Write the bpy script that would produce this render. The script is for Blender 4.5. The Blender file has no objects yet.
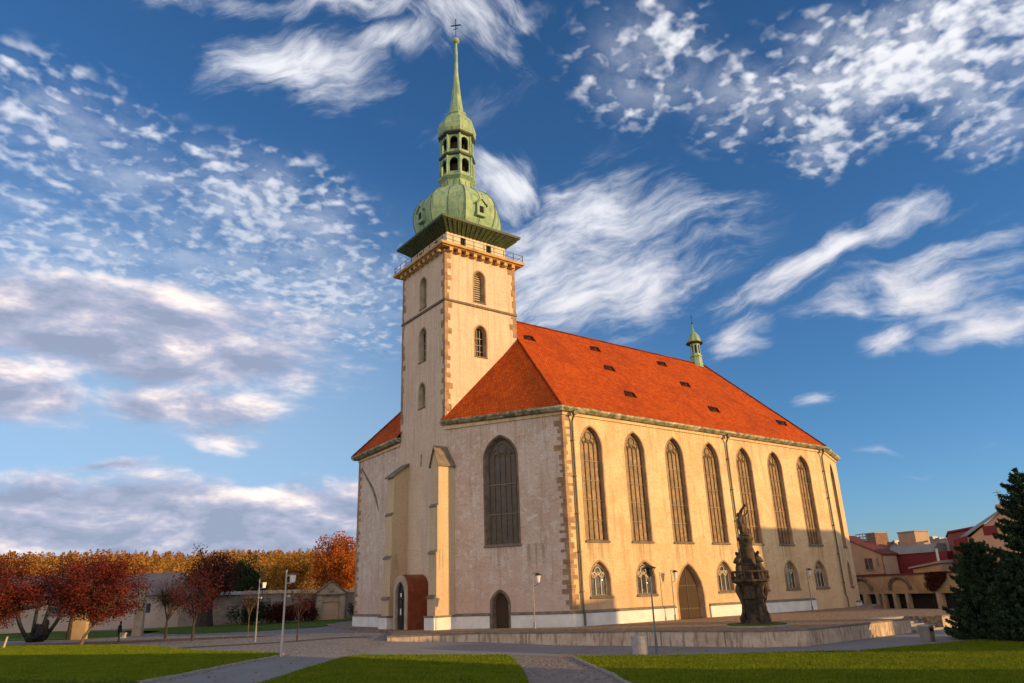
import bpy, bmesh, math, random
import numpy as np
from mathutils import Vector, Matrix
from mathutils.geometry import tessellate_polygon
R_ = math.radians
random.seed(7); rng = np.random.default_rng(11)
scene = bpy.context.scene
COL = scene.collection

# ------------------------------------------------------------------ camera, sky, sun, exposure
cam_d = bpy.data.cameras.new('camera'); cam = bpy.data.objects.new('camera', cam_d); COL.objects.link(cam)
cam_d.sensor_width = 36.0; cam_d.lens = 25.386; cam_d.clip_end = 6000; cam_d.clip_start = 0.1
CR = Vector((0.80537433, -0.59182501, -0.03339692)); CU = Vector((-0.17053431, -0.28529071, 0.94314753)); CF = Vector((0.56770612, 0.75389149, 0.33069229))
cam.matrix_world = Matrix(((CR.x, CU.x, -CF.x, 0), (CR.y, CU.y, -CF.y, 0), (CR.z, CU.z, -CF.z, 5.0), (0, 0, 0, 1)))
scene.camera = cam
SUN_AZ = R_(-57.0); SUN_EL = R_(10.0)           # direction towards the sun
sd = Vector((math.cos(SUN_AZ) * math.cos(SUN_EL), math.sin(SUN_AZ) * math.cos(SUN_EL), math.sin(SUN_EL)))
sun_d = bpy.data.lights.new('sun', 'SUN'); sun_d.energy = 3.95; sun_d.angle = R_(0.5); sun_d.color = (1.0, 0.62, 0.23)
sun = bpy.data.objects.new('sun', sun_d); COL.objects.link(sun); sun.location = (60, -60, 60)
sun.rotation_euler = sd.to_track_quat('Z', 'Y').to_euler()
scene.view_settings.view_transform = 'Standard'; scene.view_settings.look = 'None'
scene.view_settings.exposure = 0.40; scene.view_settings.gamma = 1.0
scene.cycles.max_bounces = 5; scene.cycles.diffuse_bounces = 3; scene.cycles.glossy_bounces = 2; scene.cycles.transmission_bounces = 2; scene.cycles.transparent_max_bounces = 4; scene.cycles.caustics_reflective = False; scene.cycles.caustics_refractive = False
scene.cycles.use_adaptive_sampling = True; scene.cycles.adaptive_threshold = 0.012; scene.cycles.use_denoising = True
scene.render.resolution_x = 1024; scene.render.resolution_y = 683

class NT:
    """tiny helper for writing node trees"""
    def __init__(s, tree): s.t = tree; s.n = tree.nodes; s.l = tree.links
    def node(s, typ, **kw):
        n = s.n.new(typ)
        for k, v in kw.items(): setattr(n, k, v)
        return n
    def set(s, sock, v):
        if v is None: return
        if hasattr(v, 'is_output') or isinstance(v, bpy.types.NodeSocket): s.l.new(v, sock)
        else: sock.default_value = v
    def m(s, op, a, b=None, c=None, clamp=False):
        n = s.node('ShaderNodeMath', operation=op); n.use_clamp = clamp
        s.set(n.inputs[0], a); s.set(n.inputs[1], b); s.set(n.inputs[2], c); return n.outputs[0]
    def vm(s, op, a, b=None, out=0, scale=None):
        n = s.node('ShaderNodeVectorMath', operation=op)
        s.set(n.inputs[0], a); s.set(n.inputs[1], b)
        if scale is not None: s.set(n.inputs['Scale'], scale)
        return n.outputs['Value'] if op in ('DOT_PRODUCT', 'LENGTH', 'DISTANCE') else n.outputs[out]
    def noise(s, vec, scale, detail=4, rough=0.55, dist=0.0, lac=2.0):
        n = s.node('ShaderNodeTexNoise'); s.set(n.inputs['Vector'], vec)
        n.inputs['Scale'].default_value = scale; n.inputs['Detail'].default_value = detail
        n.inputs['Roughness'].default_value = rough; n.inputs['Distortion'].default_value = dist; n.inputs['Lacunarity'].default_value = lac
        return n.outputs['Fac']
    def vor(s, vec, scale, out='Distance', feature='F1', rand=1.0):
        n = s.node('ShaderNodeTexVoronoi', feature=feature); s.set(n.inputs['Vector'], vec); n.inputs['Scale'].default_value = scale
        n.inputs['Randomness'].default_value = rand
        return n.outputs[out]
    def mr(s, v, a, b, c=0.0, d=1.0, smooth=True):
        n = s.node('ShaderNodeMapRange'); n.interpolation_type = 'SMOOTHSTEP' if smooth else 'LINEAR'
        s.set(n.inputs['Value'], v)
        for i, x in zip((1, 2, 3, 4), (a, b, c, d)): s.set(n.inputs[i], x)
        return n.outputs[0]
    def mix(s, f, a, b, blend='MIX'):
        n = s.node('ShaderNodeMix', data_type='RGBA', blend_type=blend)
        col = lambda c: (*c, 1.0) if isinstance(c, tuple) and len(c) == 3 else c
        s.set(n.inputs[0], f); s.set(n.inputs[6], col(a)); s.set(n.inputs[7], col(b)); return n.outputs[2]
    def comb(s, x, y, z):
        n = s.node('ShaderNodeCombineXYZ'); s.set(n.inputs[0], x); s.set(n.inputs[1], y); s.set(n.inputs[2], z); return n.outputs[0]
    def sep(s, v):
        n = s.node('ShaderNodeSeparateXYZ'); s.set(n.inputs[0], v); return n.outputs
    def ramp(s, f, stops):
        n = s.node('ShaderNodeValToRGB'); s.set(n.inputs[0], f); e = n.color_ramp.elements
        while len(e) < len(stops): e.new(0.5)
        for k, (p, c) in zip(e, stops): k.position = p; k.color = (*c, 1)
        return n.outputs[0]

# clouds: kind, azimuth, elevation, slant, half length, half height (degrees), density
CLOUDS = [
    ('c', 45.1, 25.4, 11, 7.8, 4.9, 1.0), ('c', 48.8, 22.4, 5, 7.8, 2.8, 0.9), ('c', 40.8, 22.5, 19, 4.9, 2.3, 0.55), ('c', 52.9, 31.2, -39, 3.1, 2.0, 0.75),
    ('c', 27.2, 22.8, 16, 7.4, 1.2, 1.0), ('c', 34.1, 21.0, 1, 4.3, 0.9, 0.6), ('c', 20.0, 19.2, 4, 6.5, 2.2, 1.0), ('c', 25.6, 19.4, 4, 3.8, 1.1, 0.7),
    ('c', 17.9, 16.4, 6, 3.4, 1.4, 0.7), ('c', 34.7, 18.1, 9, 2.1, 1.3, 0.8), ('c', 24.2, 16.0, 19, 1.6, 1.0, 0.7), ('c', 30.0, 13.0, 7, 1.5, 0.6, 0.6),
    ('c', 24.3, 7.1, -3, 1.4, 0.3, 0.5), ('c', 26.3, 8.6, -2, 1.6, 0.3, 0.3), ('c', 19.6, 8.6, 5, 3.3, 0.3, 0.3), ('c', 72.0, 38.7, -2, 5.7, 2.4, 0.85),
    ('c', 64.4, 41.8, 13, 4.0, 1.1, 0.6), ('c', 73.3, 43.1, 12, 7.5, 0.9, 0.9), ('c', 56.1, 43.9, -23, 4.7, 2.3, 0.8), ('c', 51.7, 41.3, -76, 2.5, 1.2, 0.7),
    ('c', 40.8, 33.2, 22, 4.1, 1.7, 0.22), ('c', 60.0, 36.4, 20, 7.1, 2.2, 0.22), ('m', 89.4, 31.7, 3, 7.2, 3.2, 0.55), ('m', 84.9, 29.5, 3, 7.0, 2.4, 0.55),
    ('m', 87.7, 23.1, 4, 6.7, 2.5, 0.75), ('m', 73.5, 28.3, -11, 8.4, 4.1, 0.75), ('m', 68.2, 23.1, -1, 8.4, 3.8, 0.8), ('m', 77.7, 24.5, 2, 6.3, 2.9, 0.65),
    ('m', 90.6, 25.1, -1, 3.4, 1.4, 0.5), ('m', 38.9, 39.4, 3, 5.6, 4.2, 0.5), ('m', 31.5, 35.9, 12, 4.3, 3.6, 0.5), ('m', 19.2, 34.5, 3, 7.7, 4.1, 1.0),
    ('m', 21.2, 35.2, 37, 3.5, 3.3, 0.9), ('m', 24.7, 31.8, 24, 3.4, 2.5, 0.75), ('m', 14.4, 29.8, 13, 3.4, 3.2, 0.8), ('m', 25.0, 35.7, 2, 5.0, 3.4, 0.6),
    ('s', 86.4, 18.9, 5, 15.0, 2.8, 1.0), ('s', 82.4, 17.7, -1, 13.8, 2.4, 1.0), ('s', 89.5, 19.7, 5, 5.8, 2.2, 0.9), ('s', 75.4, 16.9, -6, 8.1, 2.2, 0.9),
    ('s', 77.9, 14.0, -2, 7.0, 1.7, 0.85), ('s', 88.8, 13.8, -2, 4.3, 2.2, 0.8), ('s', 76.0, 12.0, -6, 3.9, 1.0, 0.5), ('s', 82.8, 9.1, 6, 3.7, 0.5, 0.7),
    ('s', 79.6, 5.7, 0, 18.6, 2.8, 1.2), ('s', 67.3, 5.7, -10, 6.8, 2.6, 1.1), ('s', 86.8, 6.9, 6, 5.1, 1.9, 1.0), ('s', 76.2, 4.0, 0, 18.3, 1.4, 1.0),
    ('s', 84.8, 4.4, -2, 8.5, 1.6, 1.1),
]
SKY_K = 0.112
CLOUD_K = 1.0
def build_world():
    w = bpy.data.worlds.new('World'); scene.world = w; w.use_nodes = True
    w.cycles.sampling_method = 'MANUAL'; w.cycles.sample_map_resolution = 512
    t = NT(w.node_tree); t.n.clear()
    D = t.node('ShaderNodeTexCoord').outputs['Generated']
    sky = t.node('ShaderNodeTexSky', sky_type='NISHITA'); sky.sun_disc = False
    sky.sun_elevation = SUN_EL; sky.sun_rotation = math.pi / 2 - SUN_AZ
    sky.air_density = 1.0; sky.dust_density = 0.3; sky.ozone_density = 2.5; sky.altitude = 250
    dz = t.sep(D)[2]
    # deep polarised blue overhead, paler towards the horizon
    tint = t.ramp(t.m('MULTIPLY', dz, 1.3, clamp=True), [(0.0, (0.62, 0.80, 1.25)), (0.10, (0.58, 0.84, 1.25)), (0.28, (0.52, 0.84, 1.15)), (0.55, (0.47, 0.82, 1.14)), (1.0, (0.43, 0.78, 1.10))])
    base = t.mix(1.0, sky.outputs[0], tint, 'MULTIPLY')
    base = t.vm('SCALE', base, scale=SKY_K)
    warp = t.node('ShaderNodeTexNoise'); t.set(warp.inputs['Vector'], D); warp.inputs['Scale'].default_value = 8; warp.inputs['Detail'].default_value = 3
    wv = t.vm('SUBTRACT', warp.outputs['Color'], (0.5, 0.5, 0.5))
    Dw = t.vm('MULTIPLY_ADD', wv, (0.07, 0.07, 0.07)); t.l.new(D, Dw.node.inputs[2])
    Df = t.vm('MULTIPLY_ADD', wv, (0.035, 0.035, 0.035)); t.l.new(D, Df.node.inputs[2])
    acc = {}
    for kind, az, el, sl, ra, rb, st in CLOUDS:
        a_, e_, s_ = R_(az), R_(el), R_(sl)
        D0 = Vector((math.cos(a_) * math.cos(e_), math.sin(a_) * math.cos(e_), math.sin(e_)))
        E = Vector((math.sin(a_), -math.cos(a_), 0)); U = E.cross(D0)
        A = E * math.cos(s_) + U * math.sin(s_); B = D0.cross(A)
        mp = t.node('ShaderNodeMapping', vector_type='TEXTURE'); t.set(mp.inputs[0], Dw); k = 1.45 if kind != 'c' else 1.85
        mp.inputs['Location'].default_value = D0; mp.inputs['Rotation'].default_value = Matrix((D0, A, B)).transposed().to_euler()
        mp.inputs['Scale'].default_value = (1.0, R_(ra) * k, R_(rb) * k)
        g = t.node('ShaderNodeTexGradient', gradient_type='SPHERICAL'); t.set(g.inputs[0], mp.outputs[0])
        msk = t.m('MULTIPLY', g.outputs['Fac'], st * 1.45)
        grp = kind if kind != 'c' else ('c1' if sl < -20 else ('c3' if sl > 12 or 't' in kind else 'c2'))
        acc[grp] = msk if grp not in acc else t.m('MAXIMUM', acc[grp], msk)
    # cirrus: soft bodies broken up by fibres that run along the streaks
    e0 = R_(24); a0 = R_(45); F0 = Vector((math.cos(a0) * math.cos(e0), math.sin(a0) * math.cos(e0), math.sin(e0))); E0 = Vector((math.sin(a0), -math.cos(a0), 0)); U0 = E0.cross(F0)
    cir = None
    for grp, ang in (('c1', -52), ('c2', 14), ('c3', 30)):
        s_ = R_(ang); A = E0 * math.cos(s_) + U0 * math.sin(s_); B = F0.cross(A)
        mp = t.node('ShaderNodeMapping', vector_type='TEXTURE'); t.set(mp.inputs[0], Dw)
        mp.inputs['Rotation'].default_value = Matrix((F0, A, B)).transposed().to_euler(); mp.inputs['Scale'].default_value = (1 / 9, 1 / 6.5, 1 / 17)
        body = t.noise(mp.outputs[0], 1.0, 6, 0.58, 0.35)
        mq = t.vm('MULTIPLY', mp.outputs[0], (2.0, 2.2, 4.2))
        fib = t.noise(mq, 1.0, 6, 0.62, 0.25)
        d = t.m('ADD', t.m('MULTIPLY', acc[grp], 1.25), t.m('ADD', t.m('MULTIPLY_ADD', body, 3.6, -1.8), t.m('MULTIPLY_ADD', fib, 1.5, -0.75)))
        d = t.m('MULTIPLY', t.mr(d, 0.36, 2.05, 0.0, 0.86), t.mr(acc[grp], 0.0, 0.6))
        cir = d if cir is None else t.m('MAXIMUM', cir, d)
    # small puffs (cirrocumulus)
    dz_ = t.m('ADD', dz, 0.16)
    plane = t.vm('DIVIDE', D, t.comb(dz_, dz_, dz_))
    wpl = t.vm('MULTIPLY_ADD', wv, (0.05, 0.05, 0.05)); t.l.new(plane, wpl.node.inputs[2])
    n1 = t.noise(wpl, 33.0, 2, 0.45, 0.0); n2 = t.noise(wpl, 6.0, 4, 0.55); n3 = t.noise(wpl, 11.0, 5, 0.6, 0.0)
    puff = t.m('ADD', t.m('MULTIPLY_ADD', n1, 4.4, -2.2), t.m('MULTIPLY_ADD', n2, 2.2, -1.1))
    puff = t.m('ADD', puff, t.m('MULTIPLY_ADD', n3, 0.9, -0.45))
    veil = t.m('MULTIPLY', t.mr(acc['m'], 0.1, 1.0), t.mr(n3, 0.30, 0.72, 0.0, 0.55))
    mot = t.mr(t.m('ADD', t.m('MULTIPLY', acc['m'], 0.95), t.m('SUBTRACT', puff, 0.50)), -0.45, 1.4, 0.0, 0.92)
    mot = t.m('MULTIPLY', t.m('MAXIMUM', mot, veil), t.m('MULTIPLY', t.mr(acc['m'], 0.0, 0.35), t.mr(dz, 0.45, 0.60, 0.58, 1.0)))
    # low stratocumulus with lit tops
    Ds = t.vm('MULTIPLY', D, (1.0, 1.0, 2.6))
    s1 = t.noise(Ds, 7.0, 7, 0.58, 0.2)
    s2 = t.noise(t.vm('ADD', Ds, (0.014, -0.022, 0.05)), 7.0, 6, 0.58, 0.2)
    sden = t.m('ADD', t.m('MULTIPLY', acc['s'], 1.35), t.m('MULTIPLY_ADD', s1, 2.8, -1.62))
    sal = t.m('MULTIPLY', t.mr(sden, -0.05, 1.0), t.mr(acc['s'], 0.02, 0.3))
    lit = t.m('ADD', 0.40, t.m('MULTIPLY', t.m('SUBTRACT', s1, s2), 3.6))
    lit = t.m('ADD', lit, t.mr(sden, 1.5, 0.3, -0.22, 0.22), clamp=True)
    lowc = t.ramp(lit, [(0.0, (0.25, 0.29, 0.40)), (0.35, (0.36, 0.38, 0.50)), (0.62, (0.56, 0.52, 0.58)), (1.0, (0.96, 0.82, 0.75))])
    hic = t.mix(t.mr(dz, 0.25, 0.5), (0.78, 0.73, 0.73), (0.80, 0.80, 0.83))
    hv = t.node('ShaderNodeMapping', vector_type='TEXTURE'); t.set(hv.inputs[0], D)
    h0 = Vector((math.cos(R_(82)) * math.cos(R_(9)), math.sin(R_(82)) * math.cos(R_(9)), math.sin(R_(9)))); hE = Vector((math.sin(R_(82)), -math.cos(R_(82)), 0)); hU = hE.cross(h0)
    hv.inputs['Location'].default_value = h0; hv.inputs['Rotation'].default_value = Matrix((h0, hE, hU)).transposed().to_euler(); hv.inputs['Scale'].default_value = (1.2, R_(48), R_(26))
    hg = t.node('ShaderNodeTexGradient', gradient_type='SPHERICAL'); t.set(hg.inputs[0], hv.outputs[0])
    base = t.mix(t.mr(hg.outputs['Fac'], 0.0, 0.9, 0.0, 0.55), base, (0.38, 0.50, 0.62))
    out = t.mix(cir, base, hic)
    out = t.mix(mot, out, hic)
    out = t.mix(t.m('MULTIPLY', sal, 0.94), out, lowc)
    # bright cloud sheet added behind the viewer, unseen, to lift the shaded walls
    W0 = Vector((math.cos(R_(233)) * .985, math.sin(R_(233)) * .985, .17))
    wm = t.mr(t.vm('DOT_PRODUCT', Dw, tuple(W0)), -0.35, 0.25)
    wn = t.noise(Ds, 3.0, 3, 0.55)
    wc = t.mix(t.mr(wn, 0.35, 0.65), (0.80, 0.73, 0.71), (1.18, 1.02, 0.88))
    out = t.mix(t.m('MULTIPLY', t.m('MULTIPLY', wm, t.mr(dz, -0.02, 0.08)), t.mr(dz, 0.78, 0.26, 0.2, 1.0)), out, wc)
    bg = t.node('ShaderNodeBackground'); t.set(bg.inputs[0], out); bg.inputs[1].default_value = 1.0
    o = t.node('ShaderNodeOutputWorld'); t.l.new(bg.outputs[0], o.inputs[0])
build_world()

# ------------------------------------------------------------------ materials
def mat(name, fn, rough=0.85, metal=0.0, spec=0.3):
    m = bpy.data.materials.new(name); m.use_nodes = True
    t = NT(m.node_tree); b = t.n['Principled BSDF']
    b.inputs['Roughness'].default_value = rough; b.inputs['Metallic'].default_value = metal
    b.inputs['Specular IOR Level'].default_value = spec
    P = t.node('ShaderNodeNewGeometry').outputs['Position']
    r = fn(t, P, b)
    if r is not None: t.set(b.inputs['Base Color'], (*r, 1) if isinstance(r, tuple) else r)
    return m
def bump(t, b, h, strength=0.3, dist=0.05):
    n = t.node('ShaderNodeBump'); n.inputs['Strength'].default_value = strength; n.inputs['Distance'].default_value = dist
    t.set(n.inputs['Height'], h); t.l.new(n.outputs[0], b.inputs['Normal'])
M = {}
def plaster(dark, mid, pale, grey, patch):
    def f(t, P, b):
        big = t.noise(P, 0.30, 6, 0.62, 0.8); med = t.noise(P, 1.3, 6, 0.66, 0.4); fin = t.noise(P, 6.5, 5, 0.7)
        streak = t.noise(t.vm('MULTIPLY', P, (1.8, 1.8, 0.14)), 1.0, 5, 0.65, 0.4)
        course = t.noise(t.vm('MULTIPLY', P, (0.9, 0.9, 3.4)), 1.0, 5, 0.75, 0.2)
        c = t.mix(t.mr(big, 0.38, 0.60), mid, pale)
        c = t.mix(t.m('MULTIPLY', t.mr(med, 0.50, 0.62), patch), c, grey)
        c = t.mix(t.m('MULTIPLY', t.mr(streak, 0.50, 0.70), 0.65), c, dark)
        c = t.mix(t.m('MULTIPLY', t.mr(course, 0.54, 0.68), 0.6), c, dark)
        spots = t.noise(P, 2.7, 6, 0.75, 0.6)
        c = t.mix(t.m('MULTIPLY', t.mr(spots, 0.60, 0.68), 0.7), c, (dark[0] * .7, dark[1] * .66, dark[2] * .62))
        c = t.mix(t.mr(fin, 0.35, 0.70, 0.0, 0.5), c, dark)
        xx = t.sep(P)[0]; zz = t.sep(P)[2]
        cell = t.m('ABSOLUTE', t.m('SUBTRACT', t.m('FRACT', t.m('DIVIDE', t.m('SUBTRACT', xx, 45.93), 6.12)), 0.5))
        run = t.noise(t.vm('MULTIPLY', P, (3.4, 3.4, 0.10)), 1.0, 4, 0.7)
        under = t.m('MULTIPLY', t.mr(cell, 0.27, 0.20), t.m('MULTIPLY', t.m('MULTIPLY', t.mr(zz, 6.3, 9.0), t.m('LESS_THAN', zz, 9.5)), t.mr(run, 0.45, 0.62)))
        c = t.mix(t.m('MULTIPLY', under, 0.6), c, (dark[0] * .55, dark[1] * .5, dark[2] * .48))
        top = t.m('MULTIPLY', t.mr(zz, 18.5, 21.6), t.mr(run, 0.5, 0.66))
        c = t.mix(t.m('MULTIPLY', top, 0.45), c, (dark[0] * .7, dark[1] * .68, dark[2] * .68))
        foot = t.mr(t.m('ADD', t.sep(P)[2], t.m('MULTIPLY', med, 3.0)), 11.5, 4.5)
        c = t.mix(t.m('MULTIPLY', foot, 0.45), c, (mid[0] * .92, mid[1] * .82, mid[2] * .86))
        bump(t, b, t.m('ADD', t.m('MULTIPLY', med, 1.0), t.m('ADD', t.m('MULTIPLY', fin, 0.6), t.m('MULTIPLY', course, 0.5))), 0.75, 0.10)
        return c
    return f
M['plaster'] = mat('cream_plaster', plaster((0.49, 0.31, 0.165), (0.68, 0.48, 0.265), (0.79, 0.62, 0.355), (0.76, 0.56, 0.38), 0.65))
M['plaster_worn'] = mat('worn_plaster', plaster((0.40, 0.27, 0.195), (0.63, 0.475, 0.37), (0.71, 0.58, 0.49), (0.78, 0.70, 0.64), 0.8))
M['tower_plaster'] = mat('tower_plaster', plaster((0.52, 0.37, 0.26), (0.68, 0.52, 0.39), (0.74, 0.59, 0.44), (0.70, 0.57, 0.46), 0.45))
def noisy(c1, c2, sc=2.0, det=5, lo=0.35, hi=0.65, bs=0.0, bd=0.03, c3=None):
    def f(t, P, b):
        n = t.noise(P, sc, det, 0.6); c = t.mix(t.mr(n, lo, hi), c1, c2)
        if c3 is not None: c = t.mix(t.mr(t.noise(P, sc * 0.31, 4, 0.6, 0.5), 0.52, 0.7), c, c3)
        if bs: bump(t, b, t.noise(P, sc * 2.5, 4, 0.6), bs, bd)
        return c
    return f
M['white'] = mat('white_plinth_paint', noisy((0.80, 0.78, 0.75), (0.68, 0.66, 0.63), 0.8, 5, c3=(0.74, 0.70, 0.66)))
M['gallery_cream'] = mat('cream_gallery_paint', noisy((0.66, 0.58, 0.46), (0.56, 0.48, 0.37), 0.9, 5))
M['stone_brown'] = mat('brown_sandstone', noisy((0.30, 0.19, 0.11), (0.42, 0.28, 0.16), 1.3, 5, bs=0.4))
M['quoin'] = mat('quoin_sandstone', noisy((0.25, 0.15, 0.09), (0.42, 0.26, 0.14), 1.1, 4, bs=0.5, c3=(0.27, 0.18, 0.13)))
M['ochre_cornice'] = mat('ochre_cornice_stone', noisy((0.50, 0.30, 0.12), (0.62, 0.42, 0.19), 1.3, 5, bs=0.3, c3=(0.38, 0.22, 0.10)))
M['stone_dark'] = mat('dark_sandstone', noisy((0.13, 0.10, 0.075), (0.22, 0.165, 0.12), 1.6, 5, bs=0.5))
M['ledge'] = mat('ledge_stone', noisy((0.15, 0.12, 0.09), (0.24, 0.19, 0.14), 1.6, 5, bs=0.4))
def tile_roof(c1, c2, c3, moss):
    def f(t, P, b):
        uv = t.node('ShaderNodeUVMap').outputs[0]
        br = t.node('ShaderNodeTexBrick'); t.set(br.inputs['Vector'], uv)
        br.offset = 0.5; br.inputs['Scale'].default_value = 1.0
        br.inputs['Brick Width'].default_value = 0.34; br.inputs['Row Height'].default_value = 0.42
        br.inputs['Mortar Size'].default_value = 0.018; br.inputs['Mortar Smooth'].default_value = 0.4
        br.inputs['Color1'].default_value = (*c1, 1); br.inputs['Color2'].default_value = (*c2, 1); br.inputs['Mortar'].default_value = (c3[0] * .35, c3[1] * .35, c3[2] * .35, 1)
        br.inputs['Bias'].default_value = 0.0
        u, v = t.sep(uv)[0], t.sep(uv)[1]
        c = t.mix(t.m('MULTIPLY', t.mr(t.noise(P, 0.22, 6, 0.65, 0.8), 0.42, 0.68), 0.65), br.outputs[0], c3)
        st = t.noise(t.comb(t.m('MULTIPLY', u, 0.5), t.m('MULTIPLY', v, 3.0), 0.0), 1.0, 4, 0.6)
        c = t.mix(t.m('MULTIPLY', t.mr(st, 0.55, 0.72), 0.4), c, moss)
        st2 = t.noise(t.comb(t.m('MULTIPLY', u, 1.2), t.m('MULTIPLY', v, 0.12), 3.0), 1.0, 4, 0.6)
        c = t.mix(t.m('MULTIPLY', t.mr(st2, 0.52, 0.72), 0.35), c, c3)
        lich = t.noise(P, 1.1, 6, 0.72, 0.5); c = t.mix(t.m('MULTIPLY', t.mr(lich, 0.60, 0.76), 0.4), c, (0.26, 0.15, 0.085))
        drk = t.noise(P, 0.5, 5, 0.7, 0.4); c = t.mix(t.m('MULTIPLY', t.mr(drk, 0.54, 0.72), 0.35), c, (0.16, 0.035, 0.016))
        row = t.m('FRACT', t.m('DIVIDE', v, 0.42))
        bump(t, b, t.m('SUBTRACT', t.m('MULTIPLY', t.m('SUBTRACT', 1.0, row), 1.0), t.m('MULTIPLY', br.outputs['Fac'], 0.8)), 0.8, 0.07)
        return c
    return f
M['roof'] = mat('red_roof_tiles', tile_roof((0.62, 0.115, 0.016), (0.44, 0.065, 0.010), (0.32, 0.055, 0.014), (0.45, 0.11, 0.022)), 0.9, spec=0.06)
def copper(c1, c2, c3):
    def f(t, P, b):
        n = t.noise(P, 0.9, 5, 0.6, 0.4); s = t.noise(t.vm('MULTIPLY', P, (3.0, 3.0, 0.35)), 1.0, 4, 0.6)
        c = t.mix(t.mr(n, 0.35, 0.65), c1, c2); c = t.mix(t.m('MULTIPLY', t.mr(s, 0.5, 0.7), 0.7), c, c3)
        seam = t.m('FRACT', t.m('MULTIPLY', t.sep(P)[2], 1.1)); c = t.mix(t.m('MULTIPLY', t.mr(seam, 0.04, 0.0), 0.5), c, c3)
        bump(t, b, n, 0.25, 0.05); return c
    return f
M['copper'] = mat('green_copper_patina', copper((0.36, 0.48, 0.27), (0.22, 0.36, 0.22), (0.10, 0.16, 0.095)), 0.6)
M['copper_dark'] = mat('dark_copper', copper((0.055, 0.075, 0.05), (0.08, 0.10, 0.065), (0.03, 0.035, 0.03)), 0.6)
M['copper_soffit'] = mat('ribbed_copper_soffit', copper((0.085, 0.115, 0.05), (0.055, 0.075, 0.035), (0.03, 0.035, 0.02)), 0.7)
M['gutter'] = mat('weathered_gutter', noisy((0.40, 0.38, 0.24), (0.15, 0.17, 0.12), 1.7, 6, 0.42, 0.58, bs=.5, c3=(0.66, 0.60, 0.44)), 0.7)
M['pipe'] = mat('green_brown_pipe', noisy((0.085, 0.10, 0.07), (0.14, 0.13, 0.08), 2.0), 0.55)
def glassf(c1, c2, c3):
    def f(t, P, b):
        cells = t.vor(P, 2.6, 'Color'); x = t.sep(cells)[0]
        c = t.mix(x, c1, c2); c = t.mix(t.mr(t.noise(P, 0.7, 3, 0.5), 0.45, 0.7), c, c3)
        lead = t.vor(P, 5.0, 'Distance', 'DISTANCE_TO_EDGE'); c = t.mix(t.mr(lead, 0.03, 0.0), c, (0.03, 0.025, 0.02))
        bump(t, b, t.m('ADD', x, t.noise(P, 1.2, 3, 0.6)), 0.45, 0.05); return c
    return f
M['leaded'] = mat('leaded_glass', glassf((0.20, 0.12, 0.055), (0.36, 0.215, 0.10), (0.15, 0.10, 0.06)), 0.5, spec=0.25)
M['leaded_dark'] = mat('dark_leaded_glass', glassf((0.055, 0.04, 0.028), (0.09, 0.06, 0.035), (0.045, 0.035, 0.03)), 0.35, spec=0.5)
M['clear_glass'] = mat('bluish_window_glass', glassf((0.05, 0.055, 0.06), (0.10, 0.10, 0.10), (0.03, 0.03, 0.035)), 0.12, spec=0.8)
M['tracery'] = mat('pale_stone_tracery', noisy((0.42, 0.34, 0.24), (0.54, 0.45, 0.33), 2.5))
M['bars'] = mat('window_bars', noisy((0.12, 0.078, 0.042), (0.19, 0.125, 0.07), 2.5))
M['saddle'] = mat('saddle_bars', noisy((0.30, 0.23, 0.15), (0.40, 0.31, 0.21), 2.5))
M['black'] = mat('black_opening', noisy((0.012, 0.011, 0.010), (0.02, 0.018, 0.016)), 0.9)
def planks(c1, c2, w=0.22):
    def f(t, P, b):
        s = t.sep(P); u = t.m('ADD', s[0], t.m('MULTIPLY', s[1], 0.6)); k = t.m('DIVIDE', u, w)
        fr = t.m('FRACT', k); n = t.noise(t.comb(t.m('FLOOR', k), s[2], 0.0), 0.9, 4, 0.6)
        c = t.mix(n, c1, c2); c = t.mix(t.mr(fr, 0.14, 0.0), c, (0.02, 0.015, 0.01)); return c
    return f
M['wood_gate'] = mat('brown_wood_gate', planks((0.045, 0.026, 0.013), (0.085, 0.05, 0.025), 0.16))
M['wood_dark'] = mat('dark_brown_door', planks((0.05, 0.028, 0.018), (0.08, 0.045, 0.028)))
M['metal_dark'] = mat('dark_iron', noisy((0.03, 0.03, 0.032), (0.05, 0.048, 0.045)), 0.5, 0.3)
M['iron_black'] = mat('black_iron', noisy((0.008, 0.008, 0.009), (0.016, 0.015, 0.015)), 0.6)
M['metal_grey'] = mat('grey_steel', noisy((0.20, 0.20, 0.20), (0.28, 0.27, 0.26), 3), 0.5, 0.3)
M['metal_pale'] = mat('pale_lamp_post', noisy((0.42, 0.39, 0.34), (0.52, 0.48, 0.43), 3), 0.5)
M['metal_blue'] = mat('blue_grey_post', noisy((0.12, 0.15, 0.18), (0.17, 0.20, 0.22), 3), 0.5)
M['lamp_glass'] = mat('frosted_lamp_glass', noisy((0.74, 0.72, 0.68), (0.82, 0.80, 0.76), 3), 0.3)
M['rust'] = mat('red_brown_sheet', noisy((0.20, 0.045, 0.02), (0.30, 0.07, 0.028), 1.2, 5, c3=(0.14, 0.035, 0.02)), 0.55)
M['rust_dark'] = mat('dark_red_brown_sheet', noisy((0.11, 0.03, 0.022), (0.16, 0.042, 0.03), 1.2, 5), 0.7)
M['canvas_dark'] = mat('door_glass_dark', noisy((0.012, 0.016, 0.02), (0.03, 0.035, 0.04), 1.5), 0.15, spec=0.6)
M['gate_stone'] = mat('pale_gate_stone', noisy((0.38, 0.30, 0.21), (0.50, 0.40, 0.28), 1.0, 5, bs=0.4, c3=(0.26, 0.20, 0.14)))
M['statue'] = mat('weathered_statue_stone', noisy((0.040, 0.028, 0.020), (0.115, 0.078, 0.048), 1.9, 6, bs=0.8, c3=(0.022, 0.017, 0.014)))
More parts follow.
